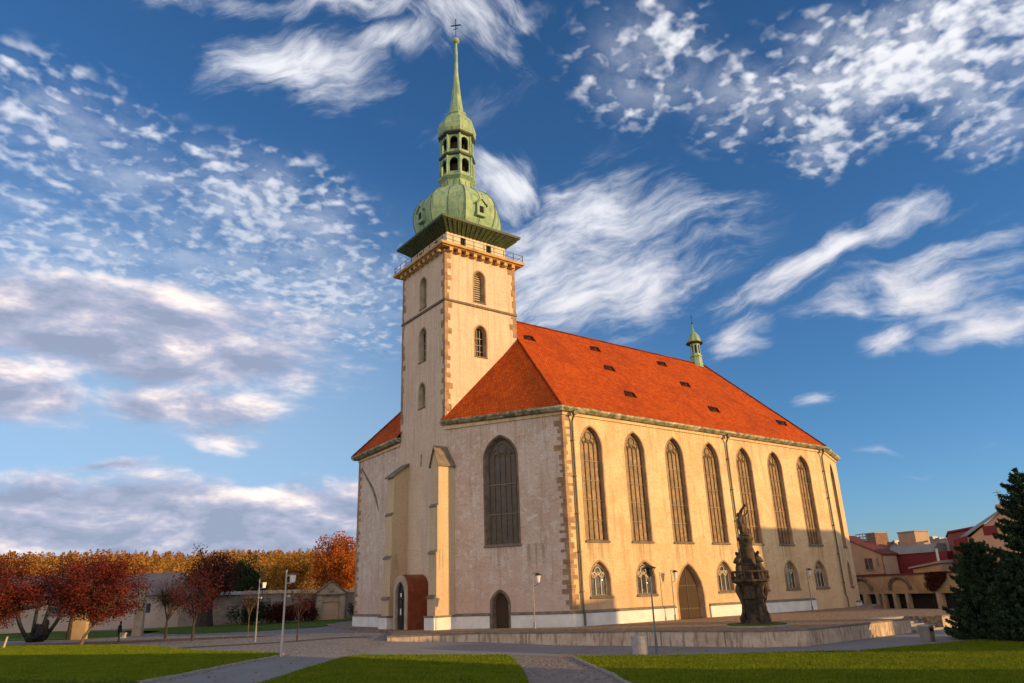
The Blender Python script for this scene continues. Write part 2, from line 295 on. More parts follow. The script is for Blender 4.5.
# ground
def cobble(c1, c2, c3, sc=5.5):
    def f(t, P, b):
        v = t.vor(P, sc, 'Distance'); col = t.sep(t.vor(P, sc, 'Color'))[0]
        c = t.mix(col, c1, c2); c = t.mix(t.mr(v, 0.42, 0.62), c, (c1[0] * .5, c1[1] * .5, c1[2] * .5))
        c = t.mix(t.m('MULTIPLY', t.mr(t.noise(P, 0.25, 5, 0.65, 0.6), 0.42, 0.65), 0.6), c, c3)
        bump(t, b, t.m('SUBTRACT', 1.0, v), 0.7, 0.05); return c
    return f
M['paving'] = mat('grey_cobbles', cobble((0.23, 0.212, 0.195), (0.33, 0.305, 0.28), (0.21, 0.18, 0.15)), 0.75)
M['terrace'] = mat('brown_paving', cobble((0.27, 0.185, 0.115), (0.36, 0.25, 0.155), (0.24, 0.18, 0.125), 3.5), 0.8)
def asph(t, P, b):
    c = t.mix(t.noise(P, 14, 4, 0.7), (0.165, 0.162, 0.16), (0.265, 0.26, 0.255)); c = t.mix(t.m('MULTIPLY', t.mr(t.noise(P, 0.35, 5, 0.6, 0.8), 0.45, 0.65), 0.7), c, (0.185, 0.172, 0.16))
    bump(t, b, t.noise(P, 30, 3, 0.6), 0.3, 0.02); return c
M['asphalt'] = mat('grey_asphalt', asph, 0.8)
def lawnf(t, P, b):
    n1 = t.noise(P, 0.5, 5, 0.6, 0.5); n2 = t.noise(P, 7, 4, 0.7); n3 = t.noise(P, 38, 3, 0.7)
    c = t.mix(t.mr(n1, 0.35, 0.65), (0.07, 0.12, 0.008), (0.115, 0.15, 0.010)); c = t.mix(t.mr(n2, 0.3, 0.75, 0, 0.6), c, (0.045, 0.09, 0.012))
    c = t.mix(t.mr(n3, 0.55, 0.8, 0, 0.6), c, (0.12, 0.14, 0.03)); bump(t, b, t.m('ADD', n3, n2), 0.9, 0.08); return c
M['lawn'] = mat('lawn_soil_and_turf', lawnf, 0.9, spec=0.1)
M['ground'] = mat('dull_ground', noisy((0.14, 0.13, 0.085), (0.20, 0.175, 0.12), 0.08, 6, c3=(0.10, 0.11, 0.05)), 0.95)
def retf(t, P, b):
    n = t.noise(P, 0.9, 6, 0.65); c = t.mix(t.mr(n, .38, .62), (0.46, 0.35, 0.26), (0.60, 0.48, 0.37))
    v = t.noise(t.vm('MULTIPLY', P, (3.2, 3.2, 0.5)), 1.0, 5, 0.7, 0.3); c = t.mix(t.m('MULTIPLY', t.mr(v, .5, .62), .75), c, (0.22, 0.155, 0.115))
    j = t.m('FRACT', t.m('MULTIPLY', t.m('ADD', t.sep(P)[0], t.m('MULTIPLY', t.sep(P)[1], .8)), .42)); c = t.mix(t.mr(j, 0.03, 0.0), c, (0.12, 0.09, 0.07))
    bump(t, b, t.m('ADD', n, v), .6, .06); return c
M['retaining'] = mat('pale_retaining_stone', retf)
M['coping'] = mat('dark_coping', noisy((0.16, 0.13, 0.11), (0.24, 0.20, 0.17), 1.5), 0.8)
M['kerb'] = mat('granite_kerb', noisy((0.26, 0.235, 0.21), (0.36, 0.33, 0.30), 3.0, bs=0.3))
M['redpaint'] = mat('faded_red_stripe', noisy((0.26, 0.15, 0.15), (0.22, 0.17, 0.17), 2.0), 0.8)
M['soil'] = mat('dark_bed_soil', noisy((0.055, 0.042, 0.038), (0.09, 0.07, 0.06), 2.0), 0.95)
def leafmat(name, cols, rough=0.7, trans=0.25):
    m = bpy.data.materials.new(name); m.use_nodes = True; t = NT(m.node_tree); b = t.n['Principled BSDF']
    g = t.node('ShaderNodeNewGeometry'); r = g.outputs['Random Per Island']
    n = t.noise(g.outputs['Position'], 0.55, 3, 0.6)
    f = t.m('ADD', t.m('MULTIPLY', r, 0.6), t.m('MULTIPLY', t.mr(n, 0.3, 0.7), 0.4))
    st = [(i / (len(cols) - 1), c) for i, c in enumerate(cols)]
    c = t.ramp(f, st); t.set(b.inputs['Base Color'], c); b.inputs['Roughness'].default_value = rough; b.inputs['Specular IOR Level'].default_value = 0.15
    tr = t.node('ShaderNodeBsdfTranslucent'); t.set(tr.inputs[0], c); mx = t.node('ShaderNodeMixShader'); mx.inputs[0].default_value = trans
    t.l.new(b.outputs[0], mx.inputs[1]); t.l.new(tr.outputs[0], mx.inputs[2]); t.l.new(mx.outputs[0], t.n['Material Output'].inputs[0])
    return m
M['leaf_red'] = leafmat('red_leaves', [(0.030, 0.009, 0.009), (0.10, 0.018, 0.014), (0.19, 0.032, 0.020), (0.28, 0.065, 0.030)])
M['leaf_maroon'] = leafmat('maroon_leaves', [(0.035, 0.010, 0.012), (0.085, 0.018, 0.018), (0.13, 0.028, 0.024)])
M['leaf_creeper'] = leafmat('creeper_leaves', [(0.04, 0.016, 0.012), (0.10, 0.03, 0.02), (0.15, 0.05, 0.03)])
M['leaf_twig'] = leafmat('brown_twig_leaves', [(0.07, 0.035, 0.03), (0.13, 0.06, 0.045), (0.18, 0.085, 0.05)])
M['leaf_orange'] = leafmat('orange_leaves', [(0.20, 0.09, 0.012), (0.38, 0.14, 0.018), (0.50, 0.10, 0.03), (0.42, 0.22, 0.03)])
M['leaf_forest'] = leafmat('golden_forest_leaves', [(0.10, 0.075, 0.025), (0.28, 0.14, 0.025), (0.46, 0.25, 0.035), (0.36, 0.13, 0.03), (0.40, 0.30, 0.06)])
M['leaf_green'] = leafmat('dark_green_leaves', [(0.012, 0.025, 0.012), (0.025, 0.045, 0.018), (0.04, 0.06, 0.02)])
M['leaf_spruce'] = leafmat('spruce_needles', [(0.012, 0.030, 0.018), (0.030, 0.060, 0.030), (0.065, 0.105, 0.040)], trans=0.1)
M['leaf_grass'] = leafmat('grass_blades', [(0.085, 0.15, 0.006), (0.15, 0.205, 0.008), (0.22, 0.24, 0.014)], trans=0.3)
M['leaf_fallen'] = leafmat('fallen_leaves', [(0.14, 0.05, 0.02), (0.26, 0.11, 0.03), (0.32, 0.20, 0.05)], trans=0.1)
M['bark'] = mat('bark', noisy((0.085, 0.06, 0.042), (0.15, 0.105, 0.07), 3.0, bs=0.6))
M['bark_dark'] = mat('dark_bark', noisy((0.030, 0.022, 0.018), (0.055, 0.04, 0.032), 3.0, bs=0.6))
# far buildings
M['hall_wall'] = mat('pinkish_hall_render', noisy((0.42, 0.34, 0.28), (0.50, 0.41, 0.35), 0.3, 5))
M['hall_roof'] = mat('grey_brown_roof_sheet', noisy((0.20, 0.16, 0.15), (0.27, 0.22, 0.20), 0.4, 5))
M['rubble'] = mat('rubble_wall', noisy((0.24, 0.20, 0.17), (0.32, 0.27, 0.23), 0.8, 6, c3=(0.15, 0.12, 0.105)))
M['tan'] = mat('tan_render', noisy((0.45, 0.31, 0.21), (0.52, 0.37, 0.26), 0.5, 5))
M['sand'] = mat('sandstone_facing', noisy((0.40, 0.28, 0.16), (0.50, 0.36, 0.22), 0.8, 5, bs=0.4, c3=(0.32, 0.21, 0.12)))
def ribbed(c1, c2, k=2.2):
    def f(t, P, b):
        s = t.sep(P); u = t.m('ADD', t.m('MULTIPLY', s[1], k), t.m('MULTIPLY', s[0], k * .3)); fr = t.m('FRACT', u)
        c = t.mix(t.mr(fr, 0.12, 0.0), c1, c2); return t.mix(t.mr(t.noise(P, 0.5, 4, 0.6), 0.4, 0.7, 0, 0.5), c, c2)
    return f
M['redmetal'] = mat('dark_red_cladding', ribbed((0.19, 0.028, 0.042), (0.13, 0.022, 0.032)), 0.6)
M['purple'] = mat('purple_red_cladding', ribbed((0.24, 0.085, 0.105), (0.15, 0.05, 0.07), 1.4), 0.6)
M['greyroof'] = mat('grey_ribbed_roof', ribbed((0.30, 0.32, 0.31), (0.20, 0.21, 0.21), 1.1), 0.5)
M['concrete'] = mat('concrete', noisy((0.30, 0.27, 0.24), (0.38, 0.345, 0.31), 0.7, 5))
M['peach'] = mat('peach_render', noisy((0.55, 0.36, 0.25), (0.60, 0.41, 0.30), 0.6, 4))
M['brick'] = mat('brown_brick', noisy((0.20, 0.11, 0.08), (0.28, 0.16, 0.11), 2.0, 4))
M['panel'] = mat('grey_panel_render', noisy((0.36, 0.35, 0.33), (0.42, 0.40, 0.38), 0.4, 4))
M['cloth_dark'] = mat('dark_cloth', noisy((0.012, 0.012, 0.016), (0.025, 0.024, 0.03), 4))
M['cloth_pale'] = mat('pale_cloth', noisy((0.42, 0.36, 0.31), (0.5, 0.44, 0.38), 4))
M['skin'] = mat('skin', noisy((0.42, 0.24, 0.17), (0.48, 0.28, 0.2), 6))
M['bin'] = mat('concrete_bin', noisy((0.30, 0.29, 0.30), (0.40, 0.38, 0.38), 2.5, 5))

# ------------------------------------------------------------------ mesh helpers
class MB:
    def __init__(s): s.v = []; s.f = []; s.uv = {}
    def add(s, vs, fs, Mx=None):
        o = len(s.v)
        s.v += [tuple(Mx @ Vector(p)) if Mx is not None else tuple(p) for p in vs]
        s.f += [tuple(i + o for i in f) for f in fs]; return s
    def box(s, x0, x1, y0, y1, z0, z1, Mx=None):
        v = [(x0, y0, z0), (x1, y0, z0), (x1, y1, z0), (x0, y1, z0), (x0, y0, z1), (x1, y0, z1), (x1, y1, z1), (x0, y1, z1)]
        return s.add(v, [(0, 3, 2, 1), (4, 5, 6, 7), (0, 1, 5, 4), (1, 2, 6, 5), (2, 3, 7, 6), (3, 0, 4, 7)], Mx)
    def hexa(s, bot, top, Mx=None):
        n = len(bot); v = list(bot) + list(top)
        f = [tuple(range(n - 1, -1, -1)), tuple(range(n, 2 * n))] + [(i, (i + 1) % n, n + (i + 1) % n, n + i) for i in range(n)]
        return s.add(v, f, Mx)
    def prism(s, poly, z0, z1): return s.hexa([(x, y, z0) for x, y in poly], [(x, y, z1) for x, y in poly])
    def tube(s, pts, rads, n=8, cap=True):
        pts = [Vector(p) for p in pts]; rads = rads if isinstance(rads, (list, tuple)) else [rads] * len(pts)
        vs = []; up = None
        for i, p in enumerate(pts):
            d = (pts[min(i + 1, len(pts) - 1)] - pts[max(i - 1, 0)]).normalized()
            if up is None: up = Vector((0, 0, 1)) if abs(d.z) < 0.9 else Vector((1, 0, 0))
            a = d.cross(up)
            if a.length < 1e-4: a = d.orthogonal()
            a.normalize(); b = a.cross(d).normalized(); up = b
            for k in range(n):
                t = 2 * math.pi * k / n; vs.append(tuple(p + (a * math.cos(t) + b * math.sin(t)) * rads[i]))
        fs = [(i * n + k, i * n + (k + 1) % n, (i + 1) * n + (k + 1) % n, (i + 1) * n + k) for i in range(len(pts) - 1) for k in range(n)]
        if cap: fs += [tuple(range(n - 1, -1, -1)), tuple(range((len(pts) - 1) * n, len(pts) * n))]
        return s.add(vs, fs)
    def lathe(s, prof, n=8, c=(0, 0), ph=0.0, cap=True, sx=1.0, sy=1.0):
        vs = [(c[0] + r * sx * math.cos(ph + 2 * math.pi * k / n), c[1] + r * sy * math.sin(ph + 2 * math.pi * k / n), z) for z, r in prof for k in range(n)]
        m = len(prof); fs = [(i * n + k, i * n + (k + 1) % n, (i + 1) * n + (k + 1) % n, (i + 1) * n + k) for i in range(m - 1) for k in range(n)]
        if cap: fs += [tuple(range(n - 1, -1, -1)), tuple(range((m - 1) * n, m * n))]
        return s.add(vs, fs)
    def ball(s, c, r, n=10, sx=1, sy=1, sz=1):
        m = n // 2 + 1
        prof = [(c[2] - r * sz * math.cos(math.pi * i / (m - 1)), max(r * math.sin(math.pi * i / (m - 1)), 0.002)) for i in range(m)]
        return s.lathe(prof, n, (c[0], c[1]), sx=sx, sy=sy)
    def build(s, name, m, parent=None, smooth=False, loc=None, rz=0.0, fix=True):
        me = bpy.data.meshes.new(name); me.from_pydata(s.v, [], s.f)
        if fix:
            bm = bmesh.new(); bm.from_mesh(me); bmesh.ops.recalc_face_normals(bm, faces=bm.faces); bm.to_mesh(me); bm.free()
        if smooth: me.polygons.foreach_set('use_smooth', [True] * len(me.polygons))
        me.materials.append(M[m] if isinstance(m, str) else m)
        o = bpy.data.objects.new(name, me); COL.objects.link(o)
        if parent is not None: o.parent = parent
        if loc is not None: o.location = loc
        if rz: o.rotation_euler.z = rz
        return o
def tag(o, label=None, cat=None, group=None, kind=None):
    if label: o['label'] = label
    if cat: o['category'] = cat
    if group: o['group'] = group
    if kind: o['kind'] = kind
    return o
def thing(name, label, cat, loc=(0, 0, 0), rz=0.0, group=None):
    o = bpy.data.objects.new(name, None); COL.objects.link(o); o.location = loc; o.rotation_euler.z = rz; o.empty_display_size = 0.3
    return tag(o, label, cat, group)
def copy_tree(o, parent=None):
    c = o.copy(); COL.objects.link(c); c.parent = parent
    for ch in list(o.children): copy_tree(ch, c)
    return c
def face_uv_mesh(name, polys, m, parent=None):
    """flat roof faces with uv in metres: u along the horizontal, v up the slope"""
    me = bpy.data.meshes.new(name); vs = []; fs = []
    for p in polys: fs.append(tuple(range(len(vs), len(vs) + len(p)))); vs += p
    me.from_pydata(vs, [], fs); uvl = me.uv_layers.new(name='UVMap')
    for poly in me.polygons:
        n = poly.normal.copy()
        if n.z < 0: n = -n
        h = Vector((0, 0, 1)).cross(n).normalized(); u = n.cross(h)
        for li in poly.loop_indices:
            co = me.vertices[me.loops[li].vertex_index].co; uvl.data[li].uv = (co.dot(h), co.dot(u))
    me.materials.append(M[m]); o = bpy.data.objects.new(name, me); COL.objects.link(o)
    if parent is not None: o.parent = parent
    return o
def arch(w, z0, z1, rise, n=10, c=0.0):
    """pointed arch outline, anticlockwise from lower left: list of (s, z)"""
    h = w / 2; zs = z1 - rise; Rr = (rise * rise + h * h) / w; cx = Rr - h
    amax = math.atan2(rise, cx) if cx > 1e-6 else math.pi / 2
    right = [(c - cx + Rr * math.cos(amax * i / n), zs + Rr * math.sin(amax * i / n)) for i in range(n)]
    left = [(c + cx - Rr * math.cos(amax * i / n), zs + Rr * math.sin(amax * i / n)) for i in range(n - 1, -1, -1)]
    return [(c - h, z0), (c + h, z0)] + right + [(c, z1)] + left
def wall_mb(mb, p0, p1, z0, z1, holes, th, outline=None, inset0=0.0, inset1=0.0):
    """upright wall slab p0->p1 (outside on the right hand) with true openings"""
    p0 = Vector((*p0, 0)); p1 = Vector((*p1, 0)); d = (p1 - p0); L = d.length; d.normalize(); inn = Vector((-d.y, d.x, 0))
    outer = outline or [(inset0, z0), (L - inset1, z0), (L - inset1, z1), (inset0, z1)]
    loops = [outer] + holes
    allp = [q for lp in loops for q in lp]
    tris = tessellate_polygon([[Vector((a, b, 0)) for a, b in lp] for lp in loops])
    P = lambda q, y: tuple(p0 + d * q[0] + inn * y + Vector((0, 0, q[1])))
    n = len(allp); vs = [P(q, 0) for q in allp] + [P(q, th) for q in allp]
    fs = [tuple(t) for t in tris] + [tuple(i + n for i in reversed(t)) for t in tris]
    o = 0
    for lp in loops:
        k = len(lp)
        fs += [(o + i, o + (i + 1) % k, n + o + (i + 1) % k, n + o + i) for i in range(k)]; o += k
    mb.add(vs, fs); return d
def ring_loft(mb, loops3):
    """loft between closed loops of equal length (lists of 3-D points)"""
    n = len(loops3[0]); vs = [p for lp in loops3 for p in lp]
    mb.add(vs, [(j * n + i, j * n + (i + 1) % n, (j + 1) * n + (i + 1) % n, (j + 1) * n + i) for j in range(len(loops3) - 1) for i in range(n)])
def bar2(mb, a, b, w, y0, y1):
    """flat bar in the local window plane between (s,z) points"""
    a = Vector(a); b = Vector(b); d = (b - a); 
    if d.length < 1e-5: return
    d.normalize(); nn = Vector((-d.y, d.x)) * (w / 2)
    q = [a - nn, b - nn, b + nn, a + nn]
    mb.hexa([(p.x, y0, p.y) for p in q], [(p.x, y1, p.y) for p in q])
def arch_width(w, z1, rise, z):
    h = w / 2; zs = z1 - rise
    if z <= zs: return w
    Rr = (rise * rise + h * h) / w; cx = Rr - h
    return 2 * max(0.0, math.sqrt(max(Rr * Rr - (z - zs) ** 2, 0)) - cx)

def window_proto(name, w, h, rise, lights, bars, glass, frame_m, fin=0.28, depth=0.42, sill=True, tracery_m='tracery', bw=0.07, head=True, parent=None, frame_out=0.14, bar_m='tracery'):
    """arched window in a local frame: x along the wall, y inwards, z up from the sill"""
    mb = MB()
    L0 = [(a, -0.025, b) for a, b in arch(w + 2 * frame_out, -0.0, h + frame_out, rise + frame_out)]
    L1 = [(a, -0.025, b) for a, b in arch(w - 0.06, 0.0, h - 0.03, rise)]
    iw = w - 2 * fin
    L2 = [(a, depth, b) for a, b in arch(iw, 0.0, h - fin, rise * iw / w)]
    L00 = [(p[0], 0.02, p[2]) for p in L0]
    ring_loft(mb, [L00, L0, L1, L2])
    o = mb.build(name, frame_m, parent)
    g = MB(); gl = arch(iw + 0.1, -0.02, h - fin + 0.05, rise * iw / w)
    g.hexa([(a, depth - 0.005, b) for a, b in gl], [(a, depth + 0.06, b) for a, b in gl]); g.build('glass', glass, o)
    tr = MB(); y0, y1 = depth - 0.085, depth - 0.015; ir = rise * iw / w; ih = h - fin; zs = ih - ir
    for i in range(1, lights):
        s = -iw / 2 + iw * i / lights; top = zs if head else ih
        z = ih
        while z > zs and arch_width(iw, ih, ir, z) / 2 < abs(s) + 0.02: z -= 0.03
        bar2(tr, (s, 0), (s, (zs + 0.1) if head else z), bw, y0, y1)
    if head:
        lw = iw / lights
        for i in range(lights):                                      # small pointed arch over each light
            c0 = -iw / 2 + lw * (i + .5); pts = arch(lw, zs - 0.05, zs + lw * 0.95, lw * 0.95, 4, c0)[2:]
            for a, b in zip(pts[:-1], pts[1:]):
                if arch_width(iw, ih, ir, max(a[1], b[1])) / 2 > max(abs(a[0]), abs(b[0])) - 0.02: bar2(tr, a, b, bw, y0 + .004, y1 - .004)
        for c0, r in (((0, zs + ir * 0.55), iw * 0.17),) + ((((-iw * .22, zs + ir * .3), iw * .12), ((iw * .22, zs + ir * .3), iw * .12)) if lights > 2 else ()):
            pts = [(c0[0] + r * math.cos(k * math.pi / 5), c0[1] + r * math.sin(k * math.pi / 5)) for k in range(11)]
            for a, b in zip(pts[:-1], pts[1:]): bar2(tr, a, b, bw * .9, y0 + .008, y1 - .008)
    # border following the glass edge
    ar = arch(iw - 0.06, 0.03, ih - 0.03, ir)
    for a, b in zip(ar, ar[1:] + ar[:1]): bar2(tr, a, b, bw, y0 + .012, y1 - .012)
    tr.build('tracery', tracery_m, o)
    if bars:
        for k in range(1, bars):
            z = zs * k / bars * 1.04; bb = MB()
            bar2(bb, (-iw / 2 + .04, z), (iw / 2 - .04, z), 0.05, y0 - 0.02, y0 + 0.018)
            bb.build('saddle_bar', bar_m, o)
    if sill:
        sb = MB(); ww = w / 2 + 0.18
        sb.hexa([(-ww, -0.16, -0.22), (ww, -0.16, -0.22), (ww, 0.03, -0.26), (-ww, 0.03, -0.26)], [(-ww, -0.16, -0.10), (ww, -0.16, -0.10), (ww, 0.03, 0.02), (-ww, 0.03, 0.02)])
        sb.add([(-w / 2 + .05, 0.03, 0.015), (w / 2 - .05, 0.03, 0.015), (iw / 2, depth, 0.08), (-iw / 2, depth, 0.08), (-w / 2 + .05, 0.03, -0.05), (w / 2 - .05, 0.03, -0.05)], [(0, 1, 2, 3), (4, 5, 1, 0)])
        sb.build('sill', 'ledge', o)
    return o

# ------------------------------------------------------------------ terrain and paving
def gz(x, y):
    rho = 0.799 * x - 0.601 * y; t = min(max((9 - rho) / 24, 0), 1); return 1.1 + 0.9 * t ** 1.5
def sheet(name, poly, m, dz, label=None, kind='structure', skirt=0.0, flat=None):
    """ground-hugging sheet: the polygon is cut along the slope so that it follows the terrain"""
    bm = bmesh.new(); vs = [bm.verts.new((x, y, 0)) for x, y in poly]; bm.faces.new(vs)
    if flat is None:
        for r in range(-16, 11, 2):
            bmesh.ops.bisect_plane(bm, geom=bm.verts[:] + bm.edges[:] + bm.faces[:], plane_co=(0.799 * r, -0.601 * r, 0), plane_no=(0.799, -0.601, 0), dist=1e-4)
    bmesh.ops.recalc_face_normals(bm, faces=bm.faces)
    if sum(f.normal.z for f in bm.faces) < 0: bmesh.ops.reverse_faces(bm, faces=bm.faces)
    for v in bm.verts: v.co.z = (gz(v.co.x, v.co.y) if flat is None else flat) + dz
    if skirt:
        be = [e for e in bm.edges if e.is_boundary]
        r = bmesh.ops.extrude_edge_only(bm, edges=be)
        for v in [g for g in r['geom'] if isinstance(g, bmesh.types.BMVert)]: v.co.z -= skirt
    me = bpy.data.meshes.new(name); bm.to_mesh(me); bm.free(); me.materials.append(M[m])
    o = bpy.data.objects.new(name, me); COL.objects.link(o)
    if kind: o['kind'] = kind
    return o
sheet('ground', [(-3000, -3000), (3000, -3000), (3000, 3000), (-3000, 3000)], 'ground', -0.05)
sheet('pavement', [(-20, 10), (40, -10), (118, 20), (118, 120), (60, 118), (20, 112), (-20, 112)], 'paving', 0.0)
LAWN_L = [(-6, 60), (2.5, 42.8), (5.24, 39.1), (7.13, 36.5), (9.13, 38.2), (12.0, 41.3), (15.0, 44.6), (16.57, 46.2), (17.2, 47.6), (16.2, 51), (14.54, 56.2), (13.91, 65.4), (12.42, 73.3), (4.7, 86.5), (-10, 92)]
LAWN_C = [(8.6, 30), (11.63, 33.67), (14.45, 37.36), (19.68, 43.82), (20.94, 44.44), (29.2, 40.37), (27.4, 37.2), (23.94, 31.85), (21.23, 27.91), (14, 18)]
LAWN_R = [(31.67, 37.05), (28.76, 32.17), (26.44, 28.04), (24.57, 25.26), (18, 15), (30, 2), (62, 14), (57.5, 22.6), (50.92, 23.85), (44.12, 25.35), (37.41, 31.8), (34.89, 34.39)]
LAWN_B = [(-6, 106), (5.5, 104), (10.1, 97.6), (14.95, 94.4), (20.96, 104), (23.44, 109.5), (8.2, 155), (-20, 155)]
LAWN_BC = [(18.7, 116), (22, 94), (28.2, 89.5), (37, 91.0), (42, 96), (46, 107), (58, 116), (62, 128), (29.6, 126)]
PATH_L = [(7.9, 35.4), (11.2, 33.9), (14.2, 37.6), (19.4, 44.0), (21.2, 45.2), (19, 48), (17.0, 46.4), (12.2, 41.1)]
for nm, pl in (('path', PATH_L),): sheet(nm, pl, 'asphalt', 0.006)
sheet('road', [(21.5, 45.4), (29.6, 41.2), (31.4, 37.7), (35.0, 35.0), (37.6, 32.3), (44.3, 25.9), (51.0, 24.4), (57.8, 23.2), (66, 19), (68.5, 29.3), (61.8, 30.6), (46.6, 30.2), (44.3, 32.6), (42.3, 41.2), (38.4, 46.2), (35.4, 52.6), (29.4, 56.3)], 'asphalt', 0.010)
sheet('road_marking', [(28.4, 35.64), (39.88, 44.0), (40.3, 43.6), (29.76, 36.29)], 'redpaint', 0.015)
for i, pl in enumerate((LAWN_L, LAWN_C, LAWN_R, LAWN_B, LAWN_BC)): sheet('lawn', pl, 'lawn', 0.05, skirt=0.1)
sheet('soil', [(2, 84.5), (10.5, 79.5), (24, 74.0), (27, 75.5), (24, 78.5), (12, 86.5), (3, 92)], 'soil', 0.056 if False else 0.012)
sheet('soil', [(10.5, 62.8), (22, 60.8), (31, 63.0), (31, 63.8), (22, 62.6), (14.2, 64.5)], 'soil', 0.014)
def kerb_line(name, pts, h=0.12, w=0.14):
    mb = MB()
    for (a, b) in zip(pts[:-1], pts[1:]):
        a = Vector((*a, 0)); b = Vector((*b, 0)); L = (b - a).length; n = max(1, int(L / 1.0)); d = (b - a) / n; u = d.normalized(); q = Vector((-u.y, u.x, 0)) * w / 2
        for k in range(n):
            s = a + d * k + u * 0.012; e = a + d * (k + 1) - u * 0.012
            j = random.uniform(-.012, .012)
            c = [s - q, e - q, e + q, s + q]
            mb.hexa([(p.x, p.y, gz(p.x, p.y) - .1) for p in c], [(p.x, p.y, gz(p.x, p.y) + h + j) for p in c])
    return tag(mb.build(name, 'kerb'), kind='structure')
kerb_line('kerb', [(31.7, 37.1), (28.76, 32.17), (26.44, 28.04), (24.57, 25.26), (18, 15)])
kerb_line('kerb', [(7.13, 36.5), (9.13, 38.2), (12.0, 41.3), (15.0, 44.6), (16.57, 46.2), (17.2, 47.6)], 0.1, 0.22)
# church terrace: raised slab with a retaining wall
TZ = 2.1
TERR = [(29.2, 57.0), (35.5, 52.9), (38.3, 46.2), (41.9, 41.0), (44.4, 32.4), (46.6, 30.45), (62.2, 31.1), (62.4, 35.0), (67.0, 35.0), (67.2, 30.9), (76.5, 30.2), (82.5, 38), (86, 47), (94, 51.2), (103, 55), (110, 64), (112, 80), (104, 100), (42, 100), (38.3, 90), (36.0, 80), (34.6, 66)]
sheet('terrace', TERR, 'terrace', 0.0, flat=TZ, skirt=1.6)
def ret_wall(name, pts, label, th=0.35):
    root = thing(name, label, 'wall', (pts[0][0], pts[0][1], TZ)); mb = MB(); cp = MB()
    o = Vector((pts[0][0], pts[0][1], TZ))
    P = [Vector((*p, 0)) for p in pts]; nrm = []
    for i in range(len(P)):
        d = (P[min(i + 1, len(P) - 1)] - P[max(i - 1, 0)]).normalized(); nrm.append(Vector((d.y, -d.x, 0)))
    for i in range(len(P) - 1):
        a, b = P[i], P[i + 1]; na, nb = nrm[i], nrm[i + 1]
        out = 0.06
        q = [a + na * out, b + nb * out, b - nb * th, a - na * th]
        mb.hexa([(p.x - o.x, p.y - o.y, gz(p.x, p.y) - .3 - o.z) for p in q], [(p.x - o.x, p.y - o.y, -0.02) for p in q])
        q = [a + na * (out + .06), b + nb * (out + .06), b - nb * (th + .05), a - na * (th + .05)]
        cp.hexa([(p.x - o.x, p.y - o.y, -0.02) for p in q], [(p.x - o.x, p.y - o.y, 0.07) for p in q])
    mb.build('wall_face', 'retaining', root); cp.build('coping', 'coping', root)
ret_wall('retaining_wall', [TERR[0], TERR[1], TERR[2], TERR[3], TERR[4], TERR[5], (50, 30.58), (54, 30.75), (58, 30.95), TERR[6]], 'long low stone retaining wall edging the church terrace up to the steps')
ret_wall('retaining_wall', [TERR[9], (70, 30.7), (73.5, 30.45), TERR[10]], 'short pale retaining wall between the terrace steps and the conifers')
st = thing('stone_steps', 'stone steps climbing through the gap in the retaining wall to the terrace', 'steps', (64.7, 33, 1.1))
for k in range(6):
    MB().box(-2.3, 2.3, -2.2 + k * 0.62, 2.0, -0.1 + k * 0.17, 0.165 + k * 0.167).build('step', 'kerb', st)

# ------------------------------------------------------------------ the church
church = thing('church', 'tall cream plastered gothic church with red tiled roof and green copper tower spire', 'church', (0, 0, 0))
SW = (45.37, 52.56); SE = (91.0, 52.56); E1 = (100.6, 56.4); E2 = (106.5, 63.5); E3 = (106.5, 74.0); E4 = (100.6, 81.0); NE = (91.0, 84.84)
NW = (39.3, 85.5); TX0, TX1, TY0, TY1 = 38.85, 48.72, 63.76, 73.63
HW = 22.0
L_ch = math.hypot(SW[0] - TX0, SW[1] - TY0)
TALL = [48.99 + 6.12 * i for i in range(7)]; SMALL = [0, 1, 3, 4, 5, 6]
tall_o = dict(w=2.75, z0=9.65, z1=20.72, rise=2.0); small_o = dict(w=2.55, z0=4.62, z1=7.72, rise=1.75)
mb = MB()
holes = [arch(tall_o['w'], tall_o['z0'], tall_o['z1'], tall_o['rise'], c=x - SW[0]) for x in TALL]
holes += [arch(small_o['w'], small_o['z0'], small_o['z1'], small_o['rise'], c=TALL[i] - SW[0]) for i in SMALL]
PORT_X = 61.5; portal = dict(w=4.0, z1=7.45, rise=3.2)
po = arch(portal['w'], 1.6, portal['z1'], portal['rise'], c=PORT_X - SW[0])
L_s = SE[0] - SW[0]
outl = [(0, 1.6), (po[0][0], 1.6)] + po[:1:-1] + [(po[1][0], 1.6), (L_s, 1.6), (L_s, HW), (0, HW)]
wall_mb(mb, SW, SE, 1.6, HW, holes, 0.9, outline=outl)
ch = dict(w=3.55, z0=9.6, z1=20.15, rise=2.35, s=L_ch - 6.74)
DOOR_S = L_ch - 7.15
do = arch(1.7, 1.6, 5.3, 1.15, c=DOOR_S)
outl = [(0, 1.6), (do[0][0], 1.6)] + do[:1:-1] + [(do[1][0], 1.6), (L_ch, 1.6), (L_ch, HW), (0, HW)]
mbw = MB()
wall_mb(mbw, (TX0, TY0), SW, 1.6, HW, [arch(ch['w'], ch['z0'], ch['z1'], ch['rise'], c=ch['s'])], 0.9, outline=outl)
wall_mb(mb, SE, E1, 1.6, HW, [arch(tall_o['w'], tall_o['z0'], tall_o['z1'], tall_o['rise'], c=4.9), arch(small_o['w'], small_o['z0'], small_o['z1'], small_o['rise'], c=4.9)], 0.9)
for a, b in ((E1, E2), (E2, E3), (E3, E4), (E4, NE), (NE, NW)): wall_mb(mb, a, b, 1.6, HW, [], 0.9)
wall_mb(mbw, NW, (TX0, TY1), 1.6, HW, [], 0.9)
mb.build('nave_wall', 'plaster', church); mbw.build('west_wall', 'plaster_worn', church)
